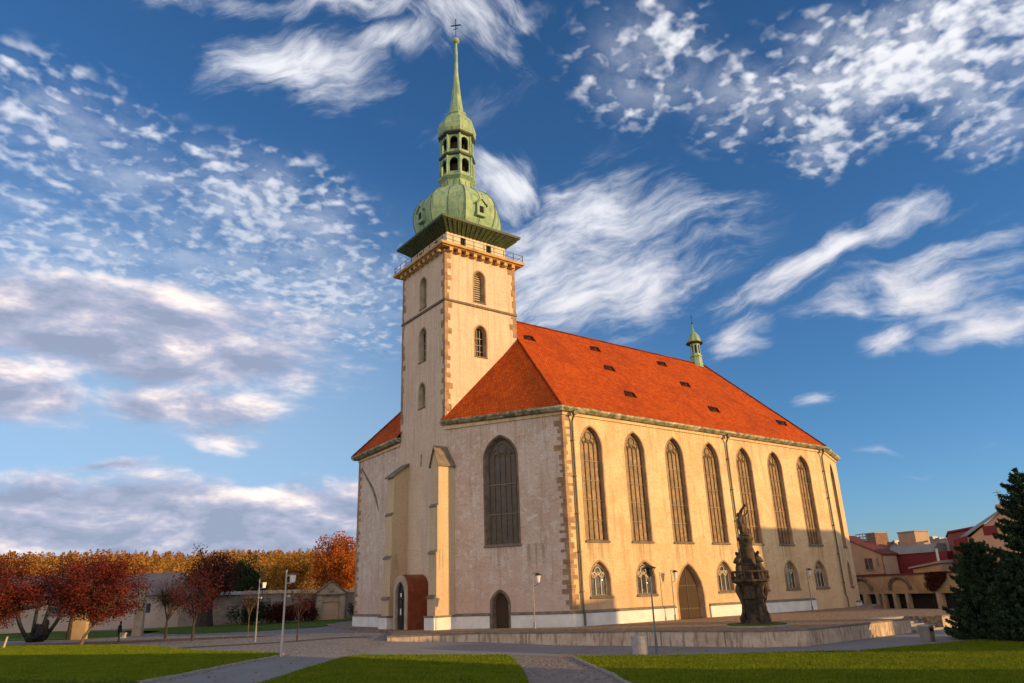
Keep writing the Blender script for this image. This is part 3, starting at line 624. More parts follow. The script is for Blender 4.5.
# windows
tw = window_proto('tall_window', tall_o['w'], tall_o['z1'] - tall_o['z0'], tall_o['rise'], 4, 5, 'leaded', 'stone_brown', 0.13, 0.42, tracery_m='bars', bw=0.075, bar_m='saddle')
def put(proto, x, y, z, rz, first=False):
    o = proto if first else copy_tree(proto); o.parent = church; o.location = (x, y, z); o.rotation_euler.z = rz; return o
for i, x in enumerate(TALL): put(tw, x, SW[1], tall_o['z0'], 0, i == 0)
dse = Vector((E1[0] - SE[0], E1[1] - SE[1])).normalized(); a_se = math.atan2(dse.y, dse.x)
put(tw, SE[0] + dse.x * 4.9, SE[1] + dse.y * 4.9, tall_o['z0'], a_se)
sw_ = window_proto('small_window', small_o['w'], small_o['z1'] - small_o['z0'], small_o['rise'], 3, 0, 'clear_glass', 'stone_brown', 0.22, 0.42, bw=0.11)
for k, i in enumerate(SMALL): put(sw_, TALL[i], SW[1], small_o['z0'], 0, k == 0)
put(sw_, SE[0] + dse.x * 4.9, SE[1] + dse.y * 4.9, small_o['z0'], a_se)
dch = Vector((SW[0] - TX0, SW[1] - TY0)).normalized(); a_ch = math.atan2(dch.y, dch.x)
cw = window_proto('broad_window', ch['w'], ch['z1'] - ch['z0'], ch['rise'], 5, 3, 'leaded_dark', 'stone_dark', 0.3, 0.5, tracery_m='bars', bw=0.06, bar_m='saddle')
put(cw, TX0 + dch.x * ch['s'], TY0 + dch.y * ch['s'], ch['z0'], a_ch, True)
# south portal
def doorway(name, x, y, rz, w, h, rise, frame, leaf, fin, out, depth=0.5, split=True, sx=0):
    pm = MB()
    L0 = [(a, -0.03, b) for a, b in arch(w + 2 * out, 0, h + out, rise + out)]; L00 = [(p[0], 0.02, p[2]) for p in L0]
    L1 = [(a, -0.03, b) for a, b in arch(w - .04, 0, h - .02, rise)]
    L15 = [(a, depth * .45, b) for a, b in arch(w - fin * .9, 0, h - fin * .5, rise)]
    L2 = [(a, depth, b) for a, b in arch(w - 2 * fin, 0, h - fin, rise * (w - 2 * fin) / w)]
    ring_loft(pm, [L00, L0, L1, L15, L2]); o = pm.build(name, frame, church, loc=(x, y, TZ), rz=rz)
    iw = w - 2 * fin; ih = h - fin; ir = rise * iw / w
    l = MB(); al = arch(iw + .08, 0.0, ih + .04, ir); l.hexa([(a, depth - .004, b) for a, b in al], [(a, depth + .08, b) for a, b in al]); d_ = l.build('door_leaf', leaf, o)
    k = MB()
    if split: k.box(-.04, .04, depth - .05, depth - .008, 0, ih - .3)
    if split: k.build('door_post', 'metal_dark', o)
    for z in ([.9, ih * .62] if split else [.8, ih * .7]): MB().box(-iw / 2 + .1, iw / 2 - .1, depth - .035, depth - .012, z, z + .1).build('door_strap', 'metal_dark', o)
    return o
doorway('portal', PORT_X, SW[1], 0, portal['w'], portal['z1'] - TZ, portal['rise'], 'stone_brown', 'wood_gate', 0.3, 0.16)
doorway('side_door', TX0 + dch.x * DOOR_S, TY0 + dch.y * DOOR_S, a_ch, 1.7, 5.3 - TZ, 1.15, 'stone_dark', 'wood_dark', 0.2, 0.22, 0.45, False)
# plinths: white painted base with a sloping stone ledge
def plinth(p0, p1, s0, s1, z1=3.2, out=0.16):
    p0 = Vector((*p0, 0)); p1 = Vector((*p1, 0)); d = (p1 - p0).normalized(); n = Vector((d.y, -d.x, 0))
    a = p0 + d * s0; b = p0 + d * s1
    def q(o, z): return [tuple(a + n * o + Vector((0, 0, z))), tuple(b + n * o + Vector((0, 0, z))), tuple(b - n * .1 + Vector((0, 0, z))), tuple(a - n * .1 + Vector((0, 0, z)))]
    m1 = MB(); m2 = MB(); m1.hexa(q(out, 1.8), q(out, z1))
    top = [tuple(a + n * (out + .05) + Vector((0, 0, z1))), tuple(b + n * (out + .05) + Vector((0, 0, z1))), tuple(b - n * .1 + Vector((0, 0, z1))), tuple(a - n * .1 + Vector((0, 0, z1)))]
    tp2 = [tuple(a + n * (out + .05) + Vector((0, 0, z1 + .08))), tuple(b + n * (out + .05) + Vector((0, 0, z1 + .08))), tuple(b - n * .1 + Vector((0, 0, z1 + .34))), tuple(a - n * .1 + Vector((0, 0, z1 + .34)))]
    m2.hexa(top, tp2); m2.build('ledge', 'ledge', m1.build('plinth', 'white', church))
plinth(SW, SE, 0.002, 58.9 - SW[0]); plinth(SW, SE, 64.2 - SW[0], 83.6 - SW[0])
plinth((TX0, TY0), SW, 0.3, DOOR_S - 1.1); plinth((TX0, TY0), SW, DOOR_S + 1.1, L_ch + 0.10)
plinth(NW, (TX0, TY1), 0, math.hypot(NW[0] - TX0, NW[1] - TY1) - .2); plinth(SE, E1, 6.2, 10.3, 2.5)
plinth((TX0, TY1), (TX0, TY0), 0.2, TY1 - TY0 - .9)
# quoins
def quoins(name, x, y, d0, d1, z0, z1, m='quoin', parent=None, h=0.5, lo=0.45, hi=0.85):
    mb = MB(); z = z0; k = 0; d0 = Vector((*d0, 0)).normalized(); d1 = Vector((*d1, 0)).normalized(); p = Vector((x, y, 0))
    n0 = Vector((d0.y, -d0.x, 0)); n1 = Vector((d1.y, -d1.x, 0))
    while z < z1:
        hh = h * random.uniform(.6, 1.5); e = min(z + hh - .03, z1); a, b = (hi, lo) if k % 2 else (lo, hi)
        a *= random.uniform(.6, 1.35); b *= random.uniform(.6, 1.35)
        cor = p + (n0 + n1).normalized() * (0.03 / max(.3, math.cos(math.acos(max(-1, min(1, n0.dot(n1)))) / 2)))
        q = [p - d0 * a + n0 * .03, cor, p + d1 * b + n1 * .03, p + d1 * b - n1 * .05, p - d0 * a - n0 * .05]
        mb.hexa([(v.x, v.y, z) for v in q], [(v.x, v.y, e) for v in q]); z += hh; k += 1
    return mb.build(name, m, parent or church)
quoins('quoins', *SW, (dch.x, dch.y), (1, 0), 3.55, 21.4, h=0.42, lo=.35, hi=.75)
quoins('quoins', *NW, (-1, 0), (TX0 - NW[0], TY1 - NW[1]), 3.55, 21.6, h=.42)
# roof
EV = 22.25
ev = dict(SW=(44.87, 51.95, EV), SE=(91.1, 51.95, EV), E1=(101.0, 55.9, EV), E2=(107.1, 63.2, EV), E3=(107.1, 74.3, EV), E4=(101.0, 81.5, EV), NE=(91.1, 85.5, EV), NW=(38.55, 86.2, EV))
WT = (50.5, 68.7, 37.9); ET = (89.2, 68.7, 37.9); T1 = (38.25, 63.9, 22.42); T2 = (38.2, 73.5, 22.4)
faces = [[ev['SW'], ev['SE'], ET, WT], [ev['SE'], ev['E1'], ET], [ev['E1'], ev['E2'], ET], [ev['E2'], ev['E3'], ET], [ev['E3'], ev['E4'], ET], [ev['E4'], ev['NE'], ET], [ev['NE'], ev['NW'], WT, ET], [ev['NW'], T2, WT], [T1, ev['SW'], WT]]
roof = face_uv_mesh('roof', faces, 'roof', church)
def eave(a, b, name='gutter', r=0.16):
    a = Vector(a); b = Vector(b); d = (b - a).normalized(); n = Vector((d.y, -d.x, 0)).normalized(); mb = MB()
    prof = [(-0.62, -0.42), (-0.2, -0.40), (0.0, -0.25), (0.10, -0.16), (0.12, 0.02), (-0.02, 0.06), (-0.3, 0.10), (-0.62, 0.10)]
    k = max(2, int((b - a).length / 1.4)); loops = []
    for i in range(k + 1):
        p = a.lerp(b, i / k); j = random.uniform(-.025, .025)
        loops.append([tuple(p + n * u + Vector((0, 0, w + (j if w > 0 else 0)))) for u, w in prof])
    m_ = len(prof); vs = [q for l in loops for q in l]
    fs = [(i * m_ + t, i * m_ + (t + 1) % m_, (i + 1) * m_ + (t + 1) % m_, (i + 1) * m_ + t) for i in range(k) for t in range(m_)] + [tuple(range(m_)), tuple(range(k * m_, (k + 1) * m_))]
    mb.add(vs, fs); return mb.build(name, 'gutter', roof)
for a, b in ((T1, ev['SW']), (ev['SW'], ev['SE']), (ev['SE'], ev['E1']), (ev['E1'], ev['E2']), (ev['NW'], T2), (ev['NE'], ev['NW'])): eave(a, b)
# moulded cornice below the eaves
cm = MB()
def strip(mb, p0, p1, out, z0, z1, inn=0.05):
    p0 = Vector((*p0, 0)); p1 = Vector((*p1, 0)); d = (p1 - p0).normalized(); n = Vector((d.y, -d.x, 0))
    q = [p0 + n * out - d * out * .3, p1 + n * out + d * out * .3, p1 - n * inn, p0 - n * inn]
    mb.hexa([(v.x, v.y, z0) for v in q], [(v.x, v.y, z1) for v in q])
for a, b in (((TX0, TY0), SW), (SW, SE), (SE, E1), (NW, (TX0, TY1))): strip(cm, a, b, 0.14, 21.52, 21.83)
cm.build('eaves_cornice', 'plaster', church)
# ridge and hip cappings
for a, b in ((WT, ET), (ev['SW'], WT), (ev['SE'], ET), (ev['E1'], ET), (ev['NW'], WT)):
    a = Vector(a); b = Vector(b); k = int((b - a).length / 0.45); rr = [0.12 + 0.02 * (i % 2) for i in range(k + 1)]
    MB().tube([a.lerp(b, i / k) + Vector((0, 0, .05)) for i in range(k + 1)], rr, 6).build('ridge_tiles', 'roof', roof)
# roof vents (small triangular dormers)
def vent(x, t):
    a = Vector((x, 51.95, EV)); b = Vector((x, 68.7, 37.9)); p = a.lerp(b, t); sl = (b - a).normalized(); nn = Vector((1, 0, 0)).cross(sl).normalized()
    if nn.z < 0: nn = -nn
    w = 0.95; h = 0.55; bk = p + sl * 1.6
    A = p - Vector((w, 0, 0)) + nn * .02; B = p + Vector((w, 0, 0)) + nn * .02; C = p + Vector((0, 0, h)) + Vector((0, -.1, 0)); Dk = bk + nn * .02
    m = MB(); m.add([tuple(A + Vector((-.15, -.1, -.02))), tuple(B + Vector((.15, -.1, -.02))), tuple(C + Vector((0, -.15, .05))), tuple(Dk), tuple(A + Vector((-.1, 0, .06))), tuple(B + Vector((.1, 0, .06)))], [(0, 2, 3), (1, 3, 2)])
    o = m.build('roof_vent', 'roof', roof)
    d = MB(); d.add([tuple(A), tuple(B), tuple(C)], [(0, 1, 2)]); d.build_parent = None
    return m, (A, B, C)
vents = [(51.2, .74), (58.6, .22), (60.8, .53), (63.0, .80), (73.4, .22), (74.6, .52), (75.8, .80), (87.2, .2), (66.0, .40)]
def make_vent(x, t):
    a = Vector((x, 51.95, EV)); b = Vector((x, 68.7, 37.9)); p = a.lerp(b, t); sl = (b - a).normalized(); nn = Vector((0, -sl.z, sl.y))
    w, h = 0.9, 0.55; m = MB(); Dk = p + sl * 1.5 + nn * .03; C = p + nn * h + sl * .1
    A = p - Vector((w, 0, 0)) + nn * .03; B = p + Vector((w, 0, 0)) + nn * .03
    th = nn * .06
    m.hexa([tuple(A), tuple(Dk), tuple(C)], [tuple(A + th), tuple(Dk + th), tuple(C + th)]); m.hexa([tuple(B), tuple(C), tuple(Dk)], [tuple(B + th), tuple(C + th), tuple(Dk + th)])
    m.add([tuple(A.lerp(C, .06) + sl * .12), tuple(B.lerp(C, .06) + sl * .12), tuple(C + sl * .12)], [(0, 1, 2)])
    o = m.build('roof_vent', 'vent_dark', roof, fix=False)
M['vent_dark'] = mat('vent_sheet', noisy((0.035, 0.014, 0.010), (0.08, 0.028, 0.016)), 0.7)
for x, t_ in vents[:8]: make_vent(x, t_)
# drainpipes
def drain(x, y, nx, ny):
    P = lambda o, z: (x + nx * o, y + ny * o, z)
    m = MB(); m.tube([P(.58, 22.0), P(.58, 21.6), P(.2, 21.0), P(.17, 20.5), P(.17, 3.6), P(.30, 3.3), P(.30, 2.15)], 0.095, 8)
    m.box(x + nx * .58 - .18, x + nx * .58 + .18, y + ny * .58 - .16, y + ny * .58 + .16, 21.5, 21.85)
    for z in (5, 8.5, 12, 15.5, 19): m.box(x + nx * .17 - .13, x + nx * .17 + .13, y + ny * .17 - .12, y + ny * .17 + .2, z, z + .1)
    m.build('drainpipe', 'pipe', church)
drain(46.5, SW[1], 0, -1); drain(70.35, SW[1], 0, -1); drain(90.3, SW[1], 0, -1)
MB().tube([(39.27, 84.58, 20.7), (39.24, 82.9, 19.25), (39.2, 81.1, 17.75), (39.16, 80.0, 16.4), (39.12, 79.1, 14.7)], [.1, .16, .22, .22, .08], 6).build('roofline_scar', 'stone_dark', church)
# ridge turret
tx, ty = 87.6, 68.7; rt = MB()
rt.lathe([(37.2, 1.0), (38.9, 0.85), (39.0, 1.0), (39.15, 1.0), (39.2, 0.8)], 8, (tx, ty), R_(22.5)); rto = rt.build('ridge_turret', 'copper', church)
ab = MB()
for k in range(8):
    a0 = R_(22.5 + 45 * k); a1 = R_(22.5 + 45 * (k + 1)); q0 = (tx + .78 * math.cos(a0), ty + .78 * math.sin(a0)); q1 = (tx + .78 * math.cos(a1), ty + .78 * math.sin(a1)); wdt = math.dist(q0, q1)
    wall_mb(ab, q0, q1, 39.2, 41.2, [arch(wdt * .55, 39.5, 40.9, .3, 5, wdt / 2)], .1)
ab.build('arcade', 'copper', rto); MB().lathe([(39.2, .45), (41.2, .45)], 8, (tx, ty)).build('dark_core', 'black', rto)  # black core added behind the arches to darken the turret openings
MB().lathe([(41.15, .8), (41.2, 1.35), (41.3, 1.4), (41.5, 1.0)], 8, (tx, ty), R_(22.5)).build('brim', 'copper_dark', rto)
MB().lathe([(41.4, 1.05), (41.9, 1.0), (42.5, .8), (43.0, .45), (43.3, .18), (43.9, .09), (44.6, .06)], 8, (tx, ty), R_(22.5)).build('cap', 'copper', rto)
MB().ball((tx, ty, 44.7), .16).tube([(tx, ty, 44.6), (tx, ty, 46.2)], .035, 6).tube([(tx, ty - .35, 45.7), (tx, ty + .35, 45.7)], .03, 6).build('finial', 'metal_dark', rto)

# tower
tw_w = TX1 - TX0; ts = MB(); TT = 42.3
S_win = [(43.55, 36.95, 40.85, 1.5, .85), (43.6, 30.35, 34.05, 1.55, .85)]
W_win = [(68.6, 36.95, 40.8, 1.45, .8), (68.65, 30.4, 34.4, 1.6, .85), (68.72, 25.0, 27.85, 1.4, .8)]
hs = [arch(w, z0, z1, r, 6, x - TX0) for x, z0, z1, w, r in S_win]
hw = [arch(w, z0, z1, r, 6, TY1 - y) for y, z0, z1, w, r in W_win] + [[(TY1 - 68.95, 18.4), (TY1 - 68.6, 18.4), (TY1 - 68.6, 19.6), (TY1 - 68.78, 19.85), (TY1 - 68.95, 19.6)]]
wall_mb(ts, (TX0, TY0), (TX1, TY0), 1.6, TT, hs, 0.9)
wall_mb(ts, (TX1, TY0), (TX1, TY1), 1.6, TT, [], 0.9, inset0=.9)
wall_mb(ts, (TX1, TY1), (TX0, TY1), 1.6, TT, [], 0.9, inset0=.9)
PY = 68.45; pd = arch(2.3, 1.6, 6.2, 1.3, 6, TY1 - PY)
ol = [(0.9, 1.6), (pd[0][0], 1.6)] + pd[:1:-1] + [(pd[1][0], 1.6), (tw_w - .9, 1.6), (tw_w - .9, TT), (0.9, TT)]
wall_mb(ts, (TX0, TY1), (TX0, TY0), 1.6, TT, hw, 0.9, outline=ol)
tower = ts.build('tower_wall', 'tower_plaster', church)
sc = MB()
for a, b in (((TX0, TY0), (TX1, TY0)), ((TX0, TY1), (TX0, TY0)), ((TX1, TY0), (TX1, TY1))): strip(sc, a, b, 0.16, 36.2, 36.45)
sc.build('string_course', 'stone_dark', tower)
cr = MB()
def sq_ring(mb, o0, z0, o1, z1):
    c = lambda o, z: [(TX0 - o, TY0 - o, z), (TX1 + o, TY0 - o, z), (TX1 + o, TY1 + o, z), (TX0 - o, TY1 + o, z)]
    mb.hexa(c(o0, z0), c(o1, z1))
sq_ring(cr, .02, 42.28, .10, 42.5); sq_ring(cr, .62, 42.68, .72, 42.8); sq_ring(cr, .92, 42.8, .98, 43.08)
for i in range(9):
    f = (i + .5) / 9
    x = TX0 + tw_w * f; y = TY0 + tw_w * f
    cr.box(x - .22, x + .22, TY0 - .6, TY0 + .02, 42.25, 42.7); cr.box(TX0 - .6, TX0 + .02, y - .22, y + .22, 42.25, 42.7)
cr.build('cornice', 'ochre_cornice', tower)
quoins('quoins', TX0, TY0, (0, -1), (1, 0), 22.6, 36.1, h=.62, lo=.35, hi=.72); quoins('quoins', TX0, TY0, (0, -1), (1, 0), 36.5, 42.2, h=.62, lo=.35, hi=.72)
quoins('quoins', TX0, TY1, (-1, 0), (0, -1), 24, 36.1, h=.62, lo=.4, hi=.7); quoins('quoins', TX0, TY1, (-1, 0), (0, -1), 36.5, 42.2, h=.62, lo=.4, hi=.7)
quoins('quoins', TX1, TY0, (1, 0), (0, 1), 33.5, 36.1, h=.62, lo=.4, hi=.75); quoins('quoins', TX1, TY0, (1, 0), (0, 1), 36.5, 42.2, h=.62, lo=.4, hi=.75)
# tower windows: deep moulded reveals, louvres above, lattice below
def tower_win(x, y, z0, z1, w, r, rz, louvre, m='gate_stone'):
    h = z1 - z0; mb = MB(); fin = .2; iw = w - 2 * fin; dp = .5
    L0 = [(a, -.03, b) for a, b in arch(w + .3, -.02, h + .15, r + .15, 6)]; L00 = [(p[0], .02, p[2]) for p in L0]
    L1 = [(a, -.03, b) for a, b in arch(w - .04, 0, h - .02, r, 6)]; L2 = [(a, dp, b) for a, b in arch(iw, 0.05, h - fin, r * iw / w, 6)]
    ring_loft(mb, [L00, L0, L1, L2]); o = mb.build('tower_window', m, church, loc=(x, y, z0), rz=rz)
    g = MB(); al = arch(iw + .06, .03, h - fin + .03, r * iw / w, 6); g.hexa([(a, dp + .14, b) for a, b in al], [(a, dp + .18, b) for a, b in al]); g.build('opening', 'black', o)
    l = MB()
    if louvre:
        k = int((h - fin) / .28)
        for i in range(k):
            z = .1 + i * .28; ww = arch_width(iw, h - fin, r * iw / w, z + .1) / 2 - .02
            if ww > .1: l.hexa([(-ww, dp - .02, z), (ww, dp - .02, z), (ww, dp + .12, z + .17), (-ww, dp + .12, z + .17)], [(-ww, dp - .02, z + .05), (ww, dp - .02, z + .05), (ww, dp + .12, z + .22), (-ww, dp + .12, z + .22)])
        l.build('louvre', 'tracery', o)
    else:
        for s in (-iw / 6, iw / 6): bar2(l, (s, .05), (s, h - fin - .15), .05, dp + .02, dp + .07)
        for z in (.75, 1.5, 2.3):
            if z < h - fin - .4: bar2(l, (-iw / 2, z), (iw / 2, z), .05, dp + .01, dp + .06)
        l.build('lattice', 'tracery', o)
    s_ = MB(); s_.hexa([(-w / 2 - .12, -.1, -.14), (w / 2 + .12, -.1, -.14), (w / 2 + .12, .02, -.14), (-w / 2 - .12, .02, -.14)], [(-w / 2 - .12, -.1, -.06), (w / 2 + .12, -.1, -.06), (w / 2 + .12, .02, .0), (-w / 2 - .12, .02, .0)]); s_.build('sill', 'ledge', o)
for i, (x, z0, z1, w, r) in enumerate(S_win): tower_win(x, TY0, z0, z1, w, r, 0, i == 0, 'stone_brown')
for i, (y, z0, z1, w, r) in enumerate(W_win): tower_win(TX0, y, z0, z1, w, r, R_(-90), i == 0)
MB().box(TX0 + .5, TX0 + .55, 68.5, 69.05, 18.3, 19.9).build('slit_opening', 'black', church)
# gallery with railing
gi = 0.75; gm = MB(); GZ0, GZ1 = 43.05, 45.5
gx0, gx1, gy0, gy1 = TX0 + gi, TX1 - gi, TY0 + gi, TY1 - gi; gl = gx1 - gx0
gh = lambda: [[(c - .38, GZ0 + .15), (c + .38, GZ0 + .15), (c + .38, GZ0 + 2.05), (c - .38, GZ0 + 2.05)] for c in (gl * .27, gl * .71)]
wall_mb(gm, (gx0, gy0), (gx1, gy0), GZ0, GZ1, gh(), .3); wall_mb(gm, (gx1, gy0), (gx1, gy1), GZ0, GZ1, gh(), .3, inset0=.3)
wall_mb(gm, (gx1, gy1), (gx0, gy1), GZ0, GZ1, [], .3, inset0=.3); wall_mb(gm, (gx0, gy1), (gx0, gy0), GZ0, GZ1, gh(), .3, inset0=.3, inset1=.3)
gal = gm.build('gallery', 'gallery_cream', church)
MB().box(gx0 + .32, gx1 - .32, gy0 + .32, gy1 - .32, GZ0 + .05, GZ1).build('dark_interior', 'black', gal)
rl = MB(); ro_ = .78
cs = [(TX0 - ro_, TY0 - ro_), (TX1 + ro_, TY0 - ro_), (TX1 + ro_, TY1 + ro_), (TX0 - ro_, TY1 + ro_)]
for i in range(4):
    a, b = Vector((*cs[i], 0)), Vector((*cs[(i + 1) % 4], 0))
    for z in (43.5, 44.05): rl.tube([a + Vector((0, 0, z)), b + Vector((0, 0, z))], .026, 5)
    for k in range(8): p = a.lerp(b, k / 8); rl.tube([p + Vector((0, 0, 43.05)), p + Vector((0, 0, 44.08))], .04, 5)
rl.build('railing', 'black', gal)
# canopy roof: coved soffit, fascia, low slopes up to the dome
can = MB(); co = .66; CZ = 46.55
def sqv(o, z): return [(TX0 - o, TY0 - o, z), (TX1 + o, TY0 - o, z), (TX1 + o, TY1 + o, z), (TX0 - o, TY1 + o, z)]
def lerp_ring(a, b, t): return [tuple(Vector(p).lerp(Vector(q), t)) for p, q in zip(a, b)]
cx, cy = (TX0 + TX1) / 2, (TY0 + TY1) / 2
vs = sqv(-gi - .02, 45.3) + sqv(co - .05, 46.4)
sof = MB(); sof.add(vs, [(i, (i + 1) % 4, 4 + (i + 1) % 4, 4 + i) for i in range(4)])
for i in range(4):                                                   # ribs under the eaves
    a0, a1 = Vector(vs[i]), Vector(vs[(i + 1) % 4]); b0, b1 = Vector(vs[4 + i]), Vector(vs[4 + (i + 1) % 4])
    for k in range(1, 16):
        p = a0.lerp(a1, k / 16); q = b0.lerp(b1, k / 16); sof.tube([p - Vector((0, 0, .03)), q - Vector((0, 0, .06))], .05, 4)
cano = sof.build('canopy_soffit', 'copper_soffit', church, fix=False)
fa = MB(); ring_loft(fa, [sqv(co - .05, 46.38), sqv(co, 46.42), sqv(co + .03, 46.68), sqv(co - .02, 46.72)]); fa.build('fascia', 'copper_dark', cano)
cr2 = MB(); ring_loft(cr2, [sqv(co - .01, 46.715), sqv(-2.0, 47.5)]); cr2.build('canopy_roof', 'copper', cano, fix=False)
# dome
D_prof = [(47.0, 4.95), (47.8, 5.3), (48.7, 5.55), (49.6, 5.62), (50.5, 5.52), (51.3, 5.2), (52.0, 4.72), (52.6, 4.1), (53.1, 3.4), (53.5, 2.75), (53.8, 2.35), (54.1, 2.12), (54.7, 2.05)]
dm = MB().lathe(D_prof, 8, (cx, cy), R_(22.5)).build('dome', 'copper', church)
sm = MB()
for k in range(16):
    a = R_(22.5 * k + 22.5); f = 1.0 if k % 2 == 0 else math.cos(R_(22.5))
    sm.tube([(cx + r * f * math.cos(a), cy + r * f * math.sin(a), z) for z, r in D_prof], .055 if k % 2 == 0 else .035, 5)
sm.build('seam_ribs', 'copper_dark', dm)
for k in range(4):
    a = R_(90 * k + 180); Mx = Matrix.Translation((cx, cy, 0)) @ Matrix.Rotation(a, 4, 'Z')
    d_ = MB(); z0 = 48.1; X = 5.3
    d_.box(X - 1.3, X + .12, -.62, .62, z0, z0 + 1.5, Mx)
    do_ = d_.build('dome_dormer', 'copper', dm)
    rf = MB(); rf.hexa([(X - 2.0, -.85, z0 + 1.45), (X + .28, -.85, z0 + 1.45), (X + .28, 0, z0 + 2.25), (X - 2.0, 0, z0 + 2.25)], [(X - 2.0, -.85, z0 + 1.55), (X + .28, -.85, z0 + 1.55), (X + .28, 0, z0 + 2.37), (X - 2.0, 0, z0 + 2.37)], Mx)
    rf.hexa([(X - 2.0, .85, z0 + 1.45), (X + .28, .85, z0 + 1.45), (X + .28, 0.002, z0 + 2.25), (X - 2.0, 0.002, z0 + 2.25)], [(X - 2.0, .85, z0 + 1.55), (X + .28, .85, z0 + 1.55), (X + .28, 0.002, z0 + 2.37), (X - 2.0, 0.002, z0 + 2.37)], Mx)
    rf.add([(X + .1, -.7, z0 + 1.48), (X + .1, .7, z0 + 1.48), (X + .1, 0, z0 + 2.25)], [(0, 1, 2)], Mx)
    rf.tube([Mx @ Vector((X + .2, 0, z0 + 2.3)), Mx @ Vector((X + .2, 0, z0 + 2.9))], .04, 5); rf.ball(tuple(Mx @ Vector((X + .2, 0, z0 + 2.95))), .1, 6)
    rf.build('dormer_roof', 'copper', dm)
    ob = MB().box(X + .12, X + .135, -.3, .3, z0 + .4, z0 + 1.3, Mx).build('dormer_opening', 'black', dm)
# lantern
lan = MB().lathe([(54.6, 2.06), (54.9, 2.1), (55.1, 2.3), (55.3, 2.5), (55.45, 2.52), (55.6, 2.2)], 8, (cx, cy), R_(22.5)).build('lantern', 'copper', church)
def arcade(z0, z1, r, w, nm):
    m = MB()
    for k in range(8):
        a0 = R_(22.5 + 45 * k); a1 = R_(22.5 + 45 * (k + 1)); q0 = (cx + r * math.cos(a0), cy + r * math.sin(a0)); q1 = (cx + r * math.cos(a1), cy + r * math.sin(a1)); L = math.dist(q0, q1)
        wall_mb(m, q0, q1, z0, z1, [arch(L * w, z0 + .45, z1 - .3, L * w * .5, 6, L / 2)], .22)
        p = Vector((cx + (r + .02) * math.cos(a0), cy + (r + .02) * math.sin(a0), 0)); m.tube([p + Vector((0, 0, z0)), p + Vector((0, 0, z1))], .13, 6)
    m.build(nm, 'copper', lan)
arcade(55.55, 58.35, 2.18, .66, 'lower_arcade'); arcade(58.9, 61.6, 2.08, .66, 'upper_arcade')
MB().lathe([(55.55, 1.0), (61.6, 1.0)], 8, (cx, cy), R_(22.5)).build('dark_core', 'black', lan)  # black cylinder stands in for the unlit inside of the lantern
MB().lathe([(58.3, 2.1), (58.5, 2.42), (58.75, 2.45), (58.95, 2.05)], 8, (cx, cy), R_(22.5)).build('middle_cornice', 'copper_dark', lan)
MB().lathe([(61.5, 2.05), (61.75, 2.5), (61.95, 2.55), (62.05, 2.3)], 8, (cx, cy), R_(22.5)).build('upper_cornice', 'copper_dark', lan)
MB().lathe([(61.95, 2.35), (62.5, 2.55), (63.2, 2.6), (63.9, 2.42), (64.5, 2.0), (65.0, 1.5), (65.3, 1.28), (65.5, 1.42), (65.65, 1.42), (65.75, 1.05)], 8, (cx, cy), R_(22.5)).build('onion_cap', 'copper', lan)
sp = MB().lathe([(65.7, 1.05), (66.5, .92), (69.2, .6), (72.2, .33), (73.0, .27), (76.0, .22), (78.0, .16)], 8, (cx, cy), R_(22.5)).build('spire', 'copper', church)
MB().ball((cx, cy, 78.2), .5, 12).build('ball', 'copper', sp, smooth=True)
cxm = MB().tube([(cx, cy, 78.6), (cx, cy, 81.9)], .05, 6)
cxm.tube([(cx - .45, cy + .45, 80.9), (cx + .45, cy - .45, 80.9)], .09, 6); cxm.tube([(cx - .25, cy + .25, 80.2), (cx + .2, cy - .2, 80.4)], .05, 6)
for a, b in ((-.45, 80.9), (.45, 80.9)): cxm.ball((cx + a, cy - a, b), .12, 6)
cxm.ball((cx, cy, 81.9), .12, 6); cxm.build('cross', 'metal_dark', sp)
